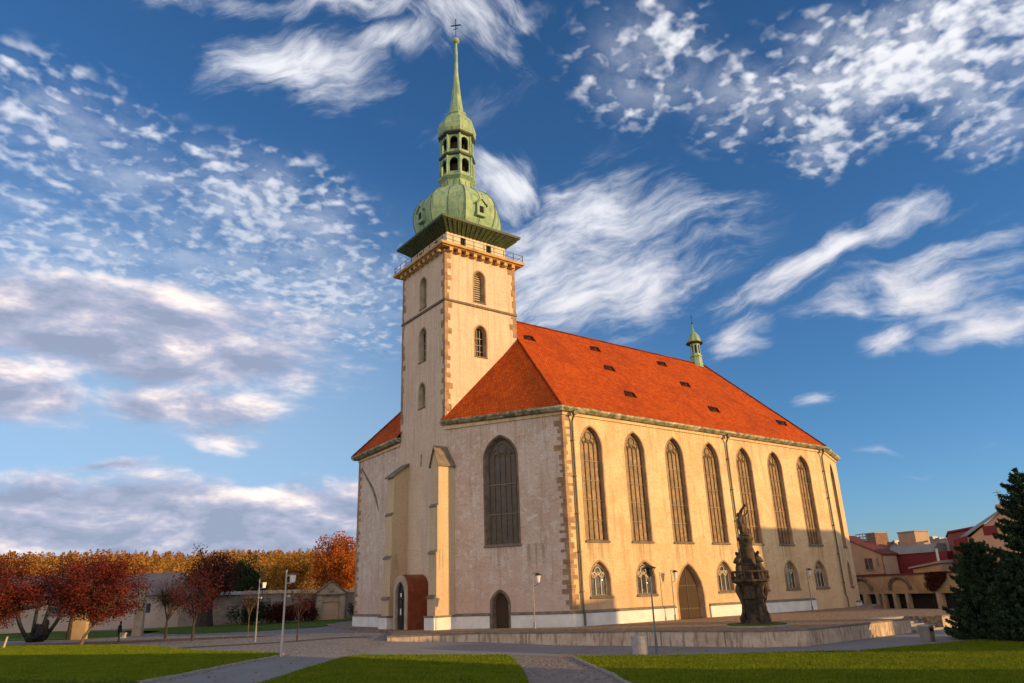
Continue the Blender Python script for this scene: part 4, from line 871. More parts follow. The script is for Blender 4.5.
# buttresses
def buttress(y0, y1, xf, gable):
    m = MB(); xb = TX0 + .6; leds = []
    lev = [(1.7, 5.0, .36), (5.0, 9.1, .24), (9.1, 13.6, .12), (13.6, 17.7, 0.0)]
    for z0, z1, e in lev:
        m.box(xf - e, xb, y0, y1, z0, z1); led = MB(); leds.append(led)
        if e > 0: led.hexa([(xf - e - .1, y0 + .02, z1 - .1), (xf - e + .3, y0 + .02, z1 - .1), (xf - e + .3, y1 + .04, z1 - .1), (xf - e - .1, y1 + .04, z1 - .1)], [(xf - e - .1, y0 + .02, z1 + .02), (xf - e + .3, y0 + .02, z1 + .42), (xf - e + .3, y1 + .04, z1 + .42), (xf - e - .1, y1 + .04, z1 + .02)])
    ym = (y0 + y1) / 2; cap = MB()
    if gable:
        m.hexa([(xf, y0, 17.7), (xb, y0, 17.7), (xb, y1, 17.7), (xf, y1, 17.7)], [(xf, ym - .02, 19.5), (xb, ym - .02, 19.5), (xb, ym + .02, 19.5), (xf, ym + .02, 19.5)])
        for s, ya in ((-1, y0), (1, y1)):
            yo = ya + s * .16; cap.hexa([(xf - .18, yo, 17.5), (xb, yo, 17.5), (xb, ym, 19.52), (xf - .18, ym, 19.52)], [(xf - .18, yo, 17.66), (xb, yo, 17.66), (xb, ym, 19.72), (xf - .18, ym, 19.72)])
    else:
        cap.hexa([(xf - .25, y0 - .2, 17.55), (TX0, y0 - .2, 19.0), (TX0, y1 + .2, 19.0), (xf - .25, y1 + .2, 17.55)], [(xf - .25, y0 - .2, 17.75), (TX0, y0 - .2, 19.25), (TX0, y1 + .2, 19.25), (xf - .25, y1 + .2, 17.75)])
        m.hexa([(xf, y0, 17.7), (TX0, y0, 17.7), (TX0, y1, 17.7), (xf, y1, 17.7)], [(TX0 - .05, y0, 18.9), (TX0, y0, 18.9), (TX0, y1, 18.9), (TX0 - .05, y1, 18.9)])
    o = m.build('buttress', 'plaster_butt', church); [l_.build('weathering', 'ledge', o) for l_ in leds if l_.v]; cap.build('cap', 'ledge', o)
    p = MB(); e = .6; p.box(xf - e, xb, y0 - .16, y1 + .16, 1.7, 3.2); p.build('white_base', 'white', o)
    MB().box(xf - e - .05, xb, y0 - .25, y1 + .25, 3.2, 3.36).build('base_ledge', 'ledge', o)
M['plaster_butt'] = mat('buttress_plaster', plaster((0.50, 0.35, 0.20), (0.60, 0.46, 0.29), (0.64, 0.50, 0.33), (0.6, 0.48, 0.35), 0.2))
buttress(62.85, 64.35, 37.5, True); buttress(71.6, 73.2, 37.1, False)
# west porch: stone arch front under a red-brown barrel hood
PX = 36.35; pf = MB(); pw = 2.75; ph = 5.2
PYc = 68.4
pin = arch(1.95, 0, 4.6, 1.4, 6); pout = arch(pw, 0, ph, 1.5, 6)
ring_loft(pf, [[(a, .3, b) for a, b in pin], [(a, -.02, b) for a, b in pin], [(a, -.02, b) for a, b in pout], [(a, .16, b) for a, b in pout]])
porch = pf.build('porch', 'gate_stone', church, loc=(PX, PYc, TZ - .05), rz=R_(-90))
hd = MB(); po2 = arch(pw + .06, 0, ph + .03, 1.5, 6); po3 = arch(pw - .5, 0, ph - .26, 1.3, 6)
ring_loft(hd, [[(a, .14, b) for a, b in po3], [(a, .14, b) for a, b in po2], [(a, 2.6, b) for a, b in po2], [(a, 2.6, b) for a, b in po3]]); hd.build('hood', 'rust', porch)
dl = MB(); dl.hexa([(a, .28, b) for a, b in arch(2.0, 0, 4.65, 1.4, 6)], [(a, .34, b) for a, b in arch(2.0, 0, 4.65, 1.4, 6)]); dl.build('door_leaf', 'canvas_dark', porch)
dn = MB(); dn.box(-.03, .03, .22, .275, 0, 3.6); dn.box(-.9, .9, .23, .276, 2.9, 3.0); dn.build('door_rail', 'metal_dark', porch)
MB().box(-.42, -.2, .262, .278, 1.4, 2.0).box(-.42, -.1, .262, .278, 3.1, 3.45).build('door_notice', 'white', porch)
# lamp on the tower by the porch
MB().tube([(TX0, 70.9, 6.6), (TX0 - .5, 70.9, 6.7)], .04, 6).ball((TX0 - .55, 70.9, 6.45), .2, 8).build('wall_lamp', 'lamp_glass', church)

# ------------------------------------------------------------------ lamps, bins, signs
def street_lamp_tall(x, y, z, h, label, m, head):
    root = thing('street_lamp', label, 'street lamp', (x, y, z), 0, 'street lamps on the square')
    MB().tube([(0, 0, 0), (0, 0, .9)], [.085, .08], 10).build('base_sleeve', m, root)
    MB().tube([(0, 0, .88), (0, 0, h)], [.062, .045], 10).build('pole', m, root)
    if head == 'flood':
        a = MB().tube([(0, 0, h - .78), (.3, -.2, h - .78)], .03, 6); a.tube([(0, 0, h - .35), (.3, -.2, h - .35)], .035, 6); a.build('arm', m, root)
        hd = MB(); hd.hexa([(.22, -.32, h - .75), (.44, -.32, h - .75), (.44, -.1, h - .75), (.22, -.1, h - .75)], [(.18, -.36, h - .33), (.48, -.36, h - .33), (.48, -.06, h - .33), (.18, -.06, h - .33)]); hd.build('lamp_head', 'lamp_glass', root)
        MB().box(.16, .5, -.38, -.04, h - .33, h - .28).build('lamp_cap', 'metal_grey', root)
        MB().ball((.2, -.12, h - 1.55), .09, 8).tube([(0, 0, h - 1.5), (.2, -.12, h - 1.55)], .025, 5).build('camera_pod', 'metal_pale', root)
    else:
        MB().lathe([(h - .55, .05), (h - .5, .14), (h - .1, .22), (h - .06, .2)], 8).build('lamp_glass', 'lamp_glass' if head == 'glass' else 'metal_dark', root)
        MB().lathe([(h - .07, .42), (h, .44), (h + .16, .06)], 8).build('lamp_cap', 'metal_dark', root)
        c = MB()
        for k in range(4):
            a = R_(45 + 90 * k); c.tube([(.05 * math.cos(a), .05 * math.sin(a), h - .6), (.36 * math.cos(a), .36 * math.sin(a), h - .06)], .02, 5)
        c.build('bracket', 'metal_dark', root)
    return root
street_lamp_tall(16.51, 45.84, 1.96, 4.95, 'pale slim lamp post with white box head at the tip of the lawn', 'metal_pale', 'flood')
street_lamp_tall(21.15, 65.09, 2.0, 5.0, 'grey lamp post with box head on the cobbles before the bushes', 'metal_grey', 'flood')
street_lamp_tall(37.19, 35.12, 1.1, 5.3, 'blue grey lamp post with dark flat cap beside the litter bin', 'metal_blue', 'dark')
def lantern_post(x, y, label, rz):
    root = thing('lantern_post', label, 'street lamp', (x, y, TZ), rz, 'lantern posts along the church wall'); h = 4.7
    MB().lathe([(0, .11), (.5, .10), (.55, .06)], 10).build('base_sleeve', 'metal_grey', root)
    MB().tube([(0, 0, .5), (0, 0, h)], [.05, .035], 8).build('pole', 'metal_grey', root)
    MB().tube([(0, 0, h - .02), (.5, 0, h - .02), (.5, 0, h - .12)], .03, 6).tube([(0, 0, h - 1.2), (.3, 0, h - 1.05), (.45, 0, h - .9)], .025, 6).build('arm', 'metal_dark', root)
    MB().lathe([(h - .85, .08), (h - .8, .13), (h - .25, .22), (h - .2, .2)], 6, (.5, 0)).build('lamp_glass', 'lamp_glass', root)
    MB().lathe([(h - .22, .30), (h - .17, .31), (h - .02, .05)], 6, (.5, 0)).build('lamp_cap', 'metal_dark', root)
lantern_post(42.45, 54.5, 'lantern post standing before the shaded wall beside the small dark door', R_(-30))
lantern_post(57.7, 51.6, 'lantern post standing before the sunlit wall beside the wooden portal', R_(-10))
lantern_post(81.6, 51.8, 'lantern post standing before the shaded wall behind the statue column', R_(-10))
def litter_bin(x, y, z, label, round_=True):
    root = thing('litter_bin', label, 'litter bin', (x, y, z))
    if round_:
        MB().lathe([(0, .46), (.08, .5), (.95, .52), (1.05, .55), (1.15, .55), (1.16, .42), (.95, .40)], 20, cap=False).build('body', 'bin', root, smooth=False)
        MB().lathe([(.9, .41), (1.0, .41)], 16).build('liner', 'black', root)
        mm = MB()
        for z_ in (.3, .62): mm.lathe([(z_, .515), (z_ + .06, .525)], 20)
        mm.build('band', 'concrete', root)
    else:
        MB().hexa([(-.32, -.32, 0), (.32, -.32, 0), (.32, .32, 0), (-.32, .32, 0)], [(-.36, -.36, .95), (.36, -.36, .95), (.36, .36, .95), (-.36, .36, .95)]).build('body', 'coping', root)
        MB().box(-.4, .4, -.4, .4, .95, 1.05).build('lid', 'concrete', root)
        MB().box(-.22, .22, -.385, -.345, .65, .85).build('slot', 'black', root)
litter_bin(36.0, 35.42, 1.1, 'round grey concrete litter bin beside the blue grey lamp post')
litter_bin(53.6, 25.8, 1.1, 'square grey stone bin at the foot of the terrace steps', False)
mp = MB().tube([(0, 0, 0), (.16, -.05, 1.0)], [.09, .075], 8).build('marker_post', 'metal_pale', loc=(4.6, 81.8, 2.0)); tag(mp, 'short pale leaning post on the lawn edge under the red tree', 'post')

# ------------------------------------------------------------------ baroque column on the terrace
def remeshed(name, mb, m, parent, vox=0.035, dsp=0.0):
    o = mb.build(name, m, parent)
    md = o.modifiers.new('r', 'REMESH'); md.mode = 'VOXEL'; md.voxel_size = vox
    dg = bpy.context.evaluated_depsgraph_get(); me = bpy.data.meshes.new_from_object(o.evaluated_get(dg)); o.modifiers.clear(); o.data = me
    bm = bmesh.new(); bm.from_mesh(me); bmesh.ops.smooth_vert(bm, verts=bm.verts, factor=.5, use_axis_x=True, use_axis_y=True, use_axis_z=True)
    if dsp:
        from mathutils import noise as mnoise
        for v in bm.verts: v.co += v.normal * (mnoise.noise(v.co * 5.0) * dsp)
    bm.to_mesh(me); bm.free(); me.polygons.foreach_set('use_smooth', [True] * len(me.polygons))
    if not me.materials: me.materials.append(M[m])
    return o
def figure(mb, c, h, rz=0.0, arm='raise'):
    """robed stone figure of height h standing at c"""
    Mx = Matrix.Translation(c) @ Matrix.Rotation(rz, 4, 'Z') @ Matrix.Scale(h / 1.8, 4)
    P = lambda *p: Mx @ Vector(p); s = h / 1.8
    T = lambda pts, r: mb.tube([P(*p) for p in pts], [q * s for q in r], 8)
    T([(0, 0, 0), (0.02, 0, .35), (.03, 0, .75), (0, 0, 1.0), (-.02, 0, 1.25), (0, 0, 1.46)], [.30, .27, .22, .19, .22, .12])
    T([(0, 0, 1.4), (.01, 0, 1.6)], [.075, .06]); mb.ball(tuple(P(.03, 0, 1.69)), .125 * s, 10)
    for k in range(5):
        a = k * 1.26; T([(.24 * math.cos(a), .24 * math.sin(a), 0), (.17 * math.cos(a + .3), .17 * math.sin(a + .3), .9)], [.09, .05])
    if arm == 'raise': T([(0, .2, 1.4), (.1, .42, 1.5), (.18, .5, 1.85)], [.075, .06, .045])
    else: T([(0, .2, 1.38), (.12, .3, 1.12), (.3, .12, 1.1)], [.075, .06, .045])
    T([(0, -.2, 1.38), (.12, -.3, 1.12), (.32, -.1, 1.2)], [.075, .06, .045])
    T([(-.15, .1, 1.4), (-.3, .12, .9), (-.25, .2, .3)], [.08, .1, .06])
cl = thing('monument_column', 'dark weathered baroque stone column with statues on the church terrace', 'monument', (50.2, 36.8, TZ), R_(20)); cl.scale = (.88, .88, 1.0)
MB().lathe([(0, 2.75), (.10, 2.75), (.12, 2.6), (.12, 1.2)], 40).build('base_ring', 'kerb', cl)
MB().lathe([(.12, 2.55), (.2, 2.45), (.24, 1.2)], 40).build('planted_bed', 'lawn', cl)
sq = lambda r, z: [(r * math.cos(R_(45 * k + 22.5)) * (1.08 if k % 2 else 1), r * math.sin(R_(45 * k + 22.5)) * (1.08 if k % 2 else 1), z) for k in range(8)]
pdm = MB()
pp = [(.15, 1.15), (.45, 1.15), (.5, 1.0), (1.2, .95), (1.7, .88), (1.95, .92), (2.0, 1.1), (2.15, 1.1)]
ring_loft(pdm, [sq(r, z) for z, r in pp]); pdm.build('pedestal', 'statue', cl)
vol = MB()
for k in range(4):                                                   # scrolled volutes at the corners
    a = R_(90 * k + 45); ca, sa = math.cos(a), math.sin(a)
    vol.tube([(ca * r, sa * r, z) for r, z in ((1.2, .3), (1.25, .6), (1.08, 1.0), (1.0, 1.6), (1.15, 2.1), (1.35, 2.6), (1.3, 3.0))], [.24, .22, .16, .15, .2, .26, .2], 8)
    vol.ball((ca * 1.2, sa * 1.2, .55), .28, 10)
vol.build('volute', 'statue', cl)
m_ = MB(); ring_loft(m_, [sq(r, z) for z, r in [(2.15, 1.0), (2.5, .95), (2.9, 1.1), (3.15, 1.4), (3.25, 1.62), (3.4, 1.66), (3.42, 1.0)]]); m_.build('corbel_ring', 'statue', cl)
bl = MB()
for k in range(16):
    a = R_(22.5 * k); bl.lathe([(3.4, .07), (3.55, .11), (3.75, .06), (3.95, .08)], 6, (1.55 * math.cos(a), 1.55 * math.sin(a)))
bl.tube([(1.55 * math.cos(R_(15 * k)), 1.55 * math.sin(R_(15 * k)), 3.98) for k in range(25)], .09, 6); bl.build('balustrade', 'statue', cl)
for k in range(4):
    f_ = MB(); a = R_(90 * k + 62); figure(f_, (1.25 * math.cos(a), 1.25 * math.sin(a), 3.4), 2.1, a, 'raise' if k % 2 else 'fold')
    if k % 2: f_.tube([(1.25 * math.cos(a) - .1, 1.25 * math.sin(a), 4.6), (1.25 * math.cos(a + .3), 1.25 * math.sin(a + .3), 5.7)], [.2, .05], 6)
    remeshed('statue', f_, 'statue', cl, .05, .03)
    MB().lathe([(3.38, .42), (3.5, .40)], 8, (1.25 * math.cos(a), 1.25 * math.sin(a))).build('statue_base', 'statue', cl)
pr_ = MB(); ring_loft(pr_, [sq(r, z) for z, r in [(3.4, .95), (3.9, .9), (4.3, .95), (4.4, .75)]]); pr_.build('drum', 'statue', cl)
MB().lathe([(4.35, .70), (4.5, .74), (4.6, .64), (5.6, .60), (5.62, .64), (5.7, .64), (5.72, .58), (6.15, .54), (6.3, .62), (6.45, .72), (6.6, .72), (6.65, .5)], 24).build('shaft', 'statue', cl, smooth=False)
MB().ball((0, 0, 6.75), .5, 12, sz=.5).tube([(-.72, 0, 6.45), (.72, 0, 6.45)], .11, 6).tube([(0, -.72, 6.45), (0, .72, 6.45)], .11, 6).build('capital', 'statue', cl)
f_ = MB(); figure(f_, (0, 0, 6.85), 1.85, R_(200), 'raise')
f_.tube([(.18, .45, 8.3), (-.15, -.1, 8.75), (-.4, -.45, 9.0)], [.1, .12, .1], 6); f_.ball((-.45, -.5, 9.0), .14, 8); f_.ball((.05, .25, 8.3), .28, 8); f_.ball((-.3, .15, 7.4), .3, 8); f_.ball((.25, -.2, 7.0), .32, 8)
f_.tube([(-.3, .1, 6.9), (-.38, .2, 7.9), (-.1, .1, 8.4)], [.2, .22, .16], 8)
remeshed('top_statue', f_, 'statue', cl, .045, .04)

# ------------------------------------------------------------------ plants
def quads_mesh(name, P, size, m, parent=None, aspect=1.0, up=0.0, kind=None, sz_var=0.4, normals=None):
    """leaf-sized faces at the points P (n,3)"""
    n = len(P); th = rng.uniform(0, 2 * np.pi, n); cz = rng.uniform(-1, 1, n); sz = np.sqrt(1 - cz * cz)
    N = np.stack([sz * np.cos(th), sz * np.sin(th), cz + up], 1)
    if normals is not None: N = N * .7 + normals
    N /= np.linalg.norm(N, axis=1)[:, None]
    A = np.cross(N, rng.normal(size=(n, 3))); A /= np.linalg.norm(A, axis=1)[:, None] + 1e-9; B = np.cross(N, A)
    s = size * (1 + rng.uniform(-sz_var, sz_var, n))[:, None] * .5
    A = A * s; B = B * s * aspect
    V = np.stack([P - A, P - B * .55 + A * .1, P + A, P + B * .55 + A * .1], 1).reshape(-1, 3).astype(np.float32)
    me = bpy.data.meshes.new(name); me.vertices.add(4 * n); me.loops.add(4 * n); me.polygons.add(n)
    me.vertices.foreach_set('co', V.ravel()); me.loops.foreach_set('vertex_index', np.arange(4 * n, dtype=np.int32))
    me.polygons.foreach_set('loop_start', np.arange(0, 4 * n, 4, dtype=np.int32)); me.update(calc_edges=True)
    me.materials.append(M[m]); o = bpy.data.objects.new(name, me); COL.objects.link(o)
    if parent is not None: o.parent = parent
    if kind: o['kind'] = kind
    return o
def crown_points(tips, n, spread):
    tips = np.array(tips); idx = rng.integers(0, len(tips), n)
    return tips[idx] + np.clip(rng.normal(size=(n, 3)), -1.5, 1.5) * spread
def make_tree(name, label, cat, loc, h, crown_r, crown_z0, leaf_m, n_leaf, leaf=0.16, bark='bark', trunk_r=.14, fork=1.3, group=None, lean=(0, 0), dens_tips=70, spread=.38, squash=1.0, limb_n=6):
    root = thing(name, label, cat, loc, 0, group)
    tr = MB(); cz = (crown_z0 + h) / 2; rz_ = (h - crown_z0) / 2
    top = Vector((lean[0], lean[1], fork)); tr.tube([(0, 0, -.1), (lean[0] * .3, lean[1] * .3, fork * .5), tuple(top)], [trunk_r * 1.25, trunk_r, trunk_r * .85], 8)
    tips = []
    for k in range(limb_n):
        a = 2 * math.pi * k / limb_n + random.uniform(-.3, .3); el = random.uniform(.5, 1.2)
        e = Vector((lean[0] + crown_r * .62 * math.cos(a) * math.cos(el) * 1.3, lean[1] + crown_r * .62 * math.sin(a) * math.cos(el) * 1.3, fork + (h - fork) * .62 * math.sin(el)))
        mid = top.lerp(e, .5) + Vector((0, 0, .25)); tr.tube([tuple(top), tuple(mid), tuple(e)], [trunk_r * .55, trunk_r * .36, trunk_r * .16], 6)
        for j in range(dens_tips // limb_n):
            for _ in range(30):
                q = Vector((random.uniform(-1, 1), random.uniform(-1, 1), random.uniform(-1, 1)))
                if .25 < q.length < 1: break
            q = Vector((lean[0] + q.x * crown_r, lean[1] + q.y * crown_r, cz + q.z * rz_))
            q += Vector((random.gauss(0, .07), random.gauss(0, .07), random.gauss(0, .05))) * crown_r
            st_ = mid.lerp(e, random.random()); m2_ = st_.lerp(q, .55) + Vector((random.gauss(0, .15), random.gauss(0, .15), .1))
            if (q - st_).length < crown_r * 1.15:
                tr.tube([tuple(st_), tuple(m2_), tuple(q)], [trunk_r * .16, trunk_r * .1, trunk_r * .04], 4, cap=False)
                tips += [tuple(q), tuple(m2_.lerp(q, .5)), tuple(q)]
    tr.build('trunk', bark, root, fix=False)
    if n_leaf:
        P = crown_points(tips, n_leaf, spread); quads_mesh('crown', P, leaf, leaf_m, root, up=.3)
    return root
G_RED = 'red leaved plum trees'
make_tree('plum_tree', 'round red leaved tree with pale forked trunk before the sandstone pillar', 'tree', (10.06, 78.31, 2.0), 7.5, 4.2, 1.9, 'leaf_red', 25000, .17, trunk_r=.13, fork=1.6, lean=(.8, .3), dens_tips=120, spread=.42, group=G_RED)
make_tree('plum_tree', 'dense red leaved tree nearest the short pale leaning post', 'tree', (3.4, 80.0, 2.0), 8.0, 4.0, 1.9, 'leaf_red', 24000, .17, trunk_r=.13, fork=1.5, dens_tips=120, spread=.42, group=G_RED)
make_tree('plum_tree', 'dark trunked red tree behind the pale trunked red tree', 'tree', (11.09, 95.9, 2.0), 8.4, 4.3, 2.6, 'leaf_maroon', 9000, .2, 'bark_dark', trunk_r=.2, fork=2.2, dens_tips=90, spread=.5, group=G_RED)
make_tree('bare_tree', 'small nearly leafless tree with thin grey crown next to the red trees', 'tree', (17.46, 80.39, 2.0), 6.6, 2.4, 2.0, 'leaf_twig', 1300, .12, 'bark_dark', trunk_r=.12, fork=1.7, dens_tips=420, spread=.3)
make_tree('maroon_tree', 'dark maroon tree on the cobbles next to the leafless tree', 'tree', (18.48, 74.47, 2.0), 7.4, 2.3, 1.9, 'leaf_maroon', 3200, .16, 'bark_dark', trunk_r=.11, fork=1.8, dens_tips=110, spread=.36)
make_tree('maroon_tree', 'large dark maroon tree on a thick dark trunk before the pale hall', 'tree', (31.5, 121, 2.0), 12.0, 4.6, 3.4, 'leaf_maroon', 9000, .26, 'bark_dark', trunk_r=1.1, fork=3.2, dens_tips=90, spread=.6)
make_tree('young_tree', 'slim young tree with dark twigs standing before the stone gate', 'tree', (23.65, 62.21, 2.0), 5.2, 1.5, 1.9, 'leaf_maroon', 800, .12, 'bark_dark', trunk_r=.06, fork=1.6, dens_tips=90, spread=.22)
make_tree('young_tree', 'very thin young tree with few brown leaves near the grey lamp post', 'tree', (23.87, 75.78, 2.0), 5.0, 1.2, 2.2, 'leaf_twig', 350, .12, 'bark', trunk_r=.05, fork=1.9, dens_tips=50, spread=.22)
make_tree('orange_tree', 'tall orange autumn tree behind the stone gate beside the church', 'tree', (63, 146, 2.0), 16.5, 6.0, 3.0, 'leaf_orange', 16000, .42, trunk_r=.3, fork=4, dens_tips=120, spread=.7)
make_tree('orange_tree', 'lower golden tree next to the tall orange tree behind the wall', 'tree', (54, 150, 2.0), 12.5, 4.2, 3.0, 'leaf_forest', 9000, .42, trunk_r=.25, fork=4, dens_tips=90, spread=.7)
make_tree('dark_tree', 'dark green rounded tree rising behind the long wall', 'tree', (52, 168, 2.0), 12.5, 5.5, 2.0, 'leaf_green', 9000, .5, 'bark_dark', trunk_r=.3, fork=3, dens_tips=90, spread=.8)
def shrub(label, x, y, z, rx, ry, h, m, n, leaf, name='shrub'):
    root = thing(name, label, 'shrub', (x, y, z)); tips = []; tr = MB()
    for k in range(16):
        a = random.uniform(0, 2 * math.pi); r = random.uniform(0, 1); e = (rx * r * math.cos(a), ry * r * math.sin(a), h * random.uniform(.35, .95)); tr.tube([(e[0] * .3, e[1] * .3, -.05), e], [.05, .02], 4); tips += [e, (e[0] * .9, e[1] * .9, e[2] * .6)]
    tr.build('stem', 'bark_dark', root, fix=False); P = crown_points(tips, n, (rx * .16, ry * .16, h * .16)); P[:, 2] = np.maximum(P[:, 2], .03); quads_mesh('foliage', P, leaf, m, root)
shrub('dark green bush growing against the pale wall', 36.6, 117, 2.0, 3.6, 2.2, 3.2, 'leaf_green', 4500, .3)
shrub('wine red bush next to the dark green bush', 41.8, 118, 2.0, 3.6, 2.0, 2.7, 'leaf_maroon', 4500, .28)
shrub('wine red bush beside the stone gate', 47.0, 120.5, 2.0, 1.9, 1.4, 3.2, 'leaf_maroon', 2200, .28)
shrub('low dark shrub hugging the wall between stone gate and church', 56.5, 121, 2.0, 2.2, 1.8, 2.4, 'leaf_green', 2000, .26)
# conifers
def conifer(label, x, y, z, h, r, n_whorl, dens, group='conifers beside the terrace steps', needle=.25, pw=.8):
    root = thing('spruce', label, 'conifer', (x, y, z), random.uniform(0, 6), group); tr = MB(); tr.tube([(0, 0, -.1), (0, 0, h * .5), (0, 0, h)], [.22, .13, .02], 8); pts = []; nr = []
    for i in range(n_whorl):
        f = i / (n_whorl - 1); zc = .25 + (h - .35) * f ** 1.05; R0 = r * (1 - f) ** pw * (.82 + .18 * math.sin(i * 2.4 + h)) + .12
        nb = max(5, int(12 * (1 - f) + 5))
        for k in range(nb):
            a = 2 * math.pi * k / nb + random.uniform(-.25, .25) + i * .7; L = R0 * random.uniform(.72, 1.12); dr = -.10 * L; up_ = .22 * L
            p = [(0, 0, zc), (L * .5 * math.cos(a), L * .5 * math.sin(a), zc + dr), (L * math.cos(a), L * math.sin(a), zc + up_ * .4)]
            tr.tube(p, [.035, .022, .008], 4, cap=False)
            m = int(dens * L)
            u = rng.uniform(.12, 1.03, m); zz = zc + dr * 4 * u * (1 - u) * 1 + up_ * .4 * u ** 2; w = .2 * L * (1.08 - u) + .06; s = rng.uniform(-1, 1, m) * w
            px = u * L * math.cos(a) - s * math.sin(a); py = u * L * math.sin(a) + s * math.cos(a); zz = zz - np.abs(s) * .25 + rng.normal(size=m) * .07 - .05
            pts.append(np.stack([px, py, zz], 1))
    tr.build('trunk', 'bark_dark', root, fix=False); quads_mesh('foliage', np.concatenate(pts), needle, 'leaf_spruce', root, aspect=.55, up=.15)
conifer('tallest dark spruce with its pointed tip high above the houses', 57.0, 19.3, 1.1, 10.9, 4.3, 34, 210, pw=.62)
conifer('broad round topped spruce closest to the terrace steps', 57.6, 23.3, 1.1, 6.6, 3.0, 24, 260, pw=.42)
conifer('lowest spruce tucked in front of the two larger spruces', 55.6, 20.8, 1.1, 5.0, 2.4, 18, 150, pw=.5)

# ------------------------------------------------------------------ left background: hall, wall, stone gate, pillars, sculpture, person
def P2(a): return Vector((a[0], a[1], 0))
hall = thing('long_hall', 'long low pale hall with grey brown sheet roof beyond the red trees', 'building', (6, 150, 2.0), 0)
hm = MB(); A = Vector((-14, 146)); B = Vector((33.5, 131)); d = (B - A).normalized(); n = Vector((d.y, -d.x)); W = 16
o = Vector((6, 150))
qa = [A - o, B - o, B - n * W - o, A - n * W - o]
hm.hexa([(p.x, p.y, -.2) for p in qa], [(p.x, p.y, 5.0) for p in qa]); hm.build('wall', 'hall_wall', hall)
e = .6; qe = [A - d * e + n * e - o, B + d * e + n * e - o, B + d * e - n * (W + e) - o, A - d * e - n * (W + e) - o]; r0 = A - n * W / 2 + d * 4 - o; r1 = B - n * W / 2 - d * 4 - o
rm = MB(); v = [(p.x, p.y, 5.0) for p in qe] + [(r0.x, r0.y, 8.6), (r1.x, r1.y, 8.6)] + [(p.x, p.y, 4.8) for p in qe]
rm.add(v, [(0, 1, 5, 4), (1, 2, 5), (2, 3, 4, 5), (3, 0, 4), (6, 7, 1, 0), (7, 8, 2, 1), (8, 9, 3, 2), (9, 6, 0, 3), (9, 8, 7, 6)]); rm.build('roof', 'hall_roof', hall)
ln = (B - A).length
for k in range(7):
    s = 4 + k * 6.2; c = A + d * s + n * .03 - o; MB().hexa([(c.x - d.x * 1.0, c.y - d.y * 1.0, 2.2), (c.x + d.x * 1.0, c.y + d.y * 1.0, 2.2), (c.x + d.x * 1.0 - n.x * .2, c.y + d.y * 1.0 - n.y * .2, 2.2), (c.x - d.x * 1.0 - n.x * .2, c.y - d.y * 1.0 - n.y * .2, 2.2)], [(c.x - d.x * 1.0, c.y - d.y * 1.0, 3.6), (c.x + d.x * 1.0, c.y + d.y * 1.0, 3.6), (c.x + d.x * 1.0 - n.x * .2, c.y + d.y * 1.0 - n.y * .2, 3.6), (c.x - d.x * 1.0 - n.x * .2, c.y - d.y * 1.0 - n.y * .2, 3.6)]).build('window', 'clear_glass', hall)
def yard_wall(label, a, b, h0, h1, cap_m, capname='coping', th=.5):
    a = Vector((*a, 0)); b = Vector((*b, 0)); d = (b - a).normalized(); n = Vector((d.y, -d.x, 0)); root = thing('yard_wall', label, 'wall', (a.x, a.y, 2.0)); L = (b - a).length
    m = MB(); q = [Vector((0, 0, 0)), d * L, d * L - n * th, -n * th]; hh = [h0, h1, h1, h0]
    m.hexa([(p.x, p.y, -.2) for p in q], [(p.x, p.y, z) for p, z in zip(q, hh)]); m.build('wall_face', 'rubble', root)
    c = MB(); k = int(L / .8)
    for i in range(k):
        s0, s1 = L * i / k, L * (i + 1) / k - .05; z0 = h0 + (h1 - h0) * i / k + random.uniform(0, .08)
        p = [d * s0 + n * .25, d * s1 + n * .25, d * s1 - n * (th + .25), d * s0 - n * (th + .25)]
        c.hexa([(v.x, v.y, z0) for v in p], [(v.x - n.x * .3 * (1 if j < 2 else -1), v.y - n.y * .3 * (1 if j < 2 else -1), z0 + random.uniform(.45, .62)) for j, v in enumerate(p)])
    c.build(capname, cap_m, root)
M['tilecap'] = mat('worn_tile_coping', noisy((0.40, 0.27, 0.15), (0.52, 0.40, 0.26), 1.4, 5, c3=(0.22, 0.13, 0.09)))
M['tilecap_grey'] = mat('grey_tile_coping', noisy((0.28, 0.26, 0.25), (0.42, 0.39, 0.37), 1.4, 5))
yard_wall('tall rubble wall with grey stone coping behind the dark green bush', (29.5, 128.5), (41.5, 126), 4.4, 4.5, 'tilecap_grey')
yard_wall('rubble wall with sunlit tile coping adjoining the stone gate', (41.6, 126), (50.3, 124.4), 4.5, 4.3, 'tilecap')
yard_wall('short rubble wall with tile coping between the stone gate and church', (54.8, 123.6), (66, 121.5), 4.3, 4.3, 'tilecap')
gate = thing('stone_gate', 'stone gateway with pediment and pale walled-up door in the yard wall', 'gate', (52.5, 123.7, 2.0), R_(-11))
MB().box(-2.4, -1.4, -.5, .5, 0, 3.9).box(1.4, 2.4, -.5, .5, 0, 3.9).box(-1.4, 1.4, -.3, .4, 2.9, 3.9).build('wall', 'gate_stone', gate)
MB().box(-2.6, 2.6, -.65, .6, 3.9, 4.15).build('entablature', 'stone_dark', gate)
MB().hexa([(-2.6, -.5, 4.15), (2.6, -.5, 4.15), (2.6, .5, 4.15), (-2.6, .5, 4.15)], [(-.3, -.5, 5.9), (.3, -.5, 5.9), (.3, .5, 5.9), (-.3, .5, 5.9)]).build('pediment', 'gate_stone', gate)
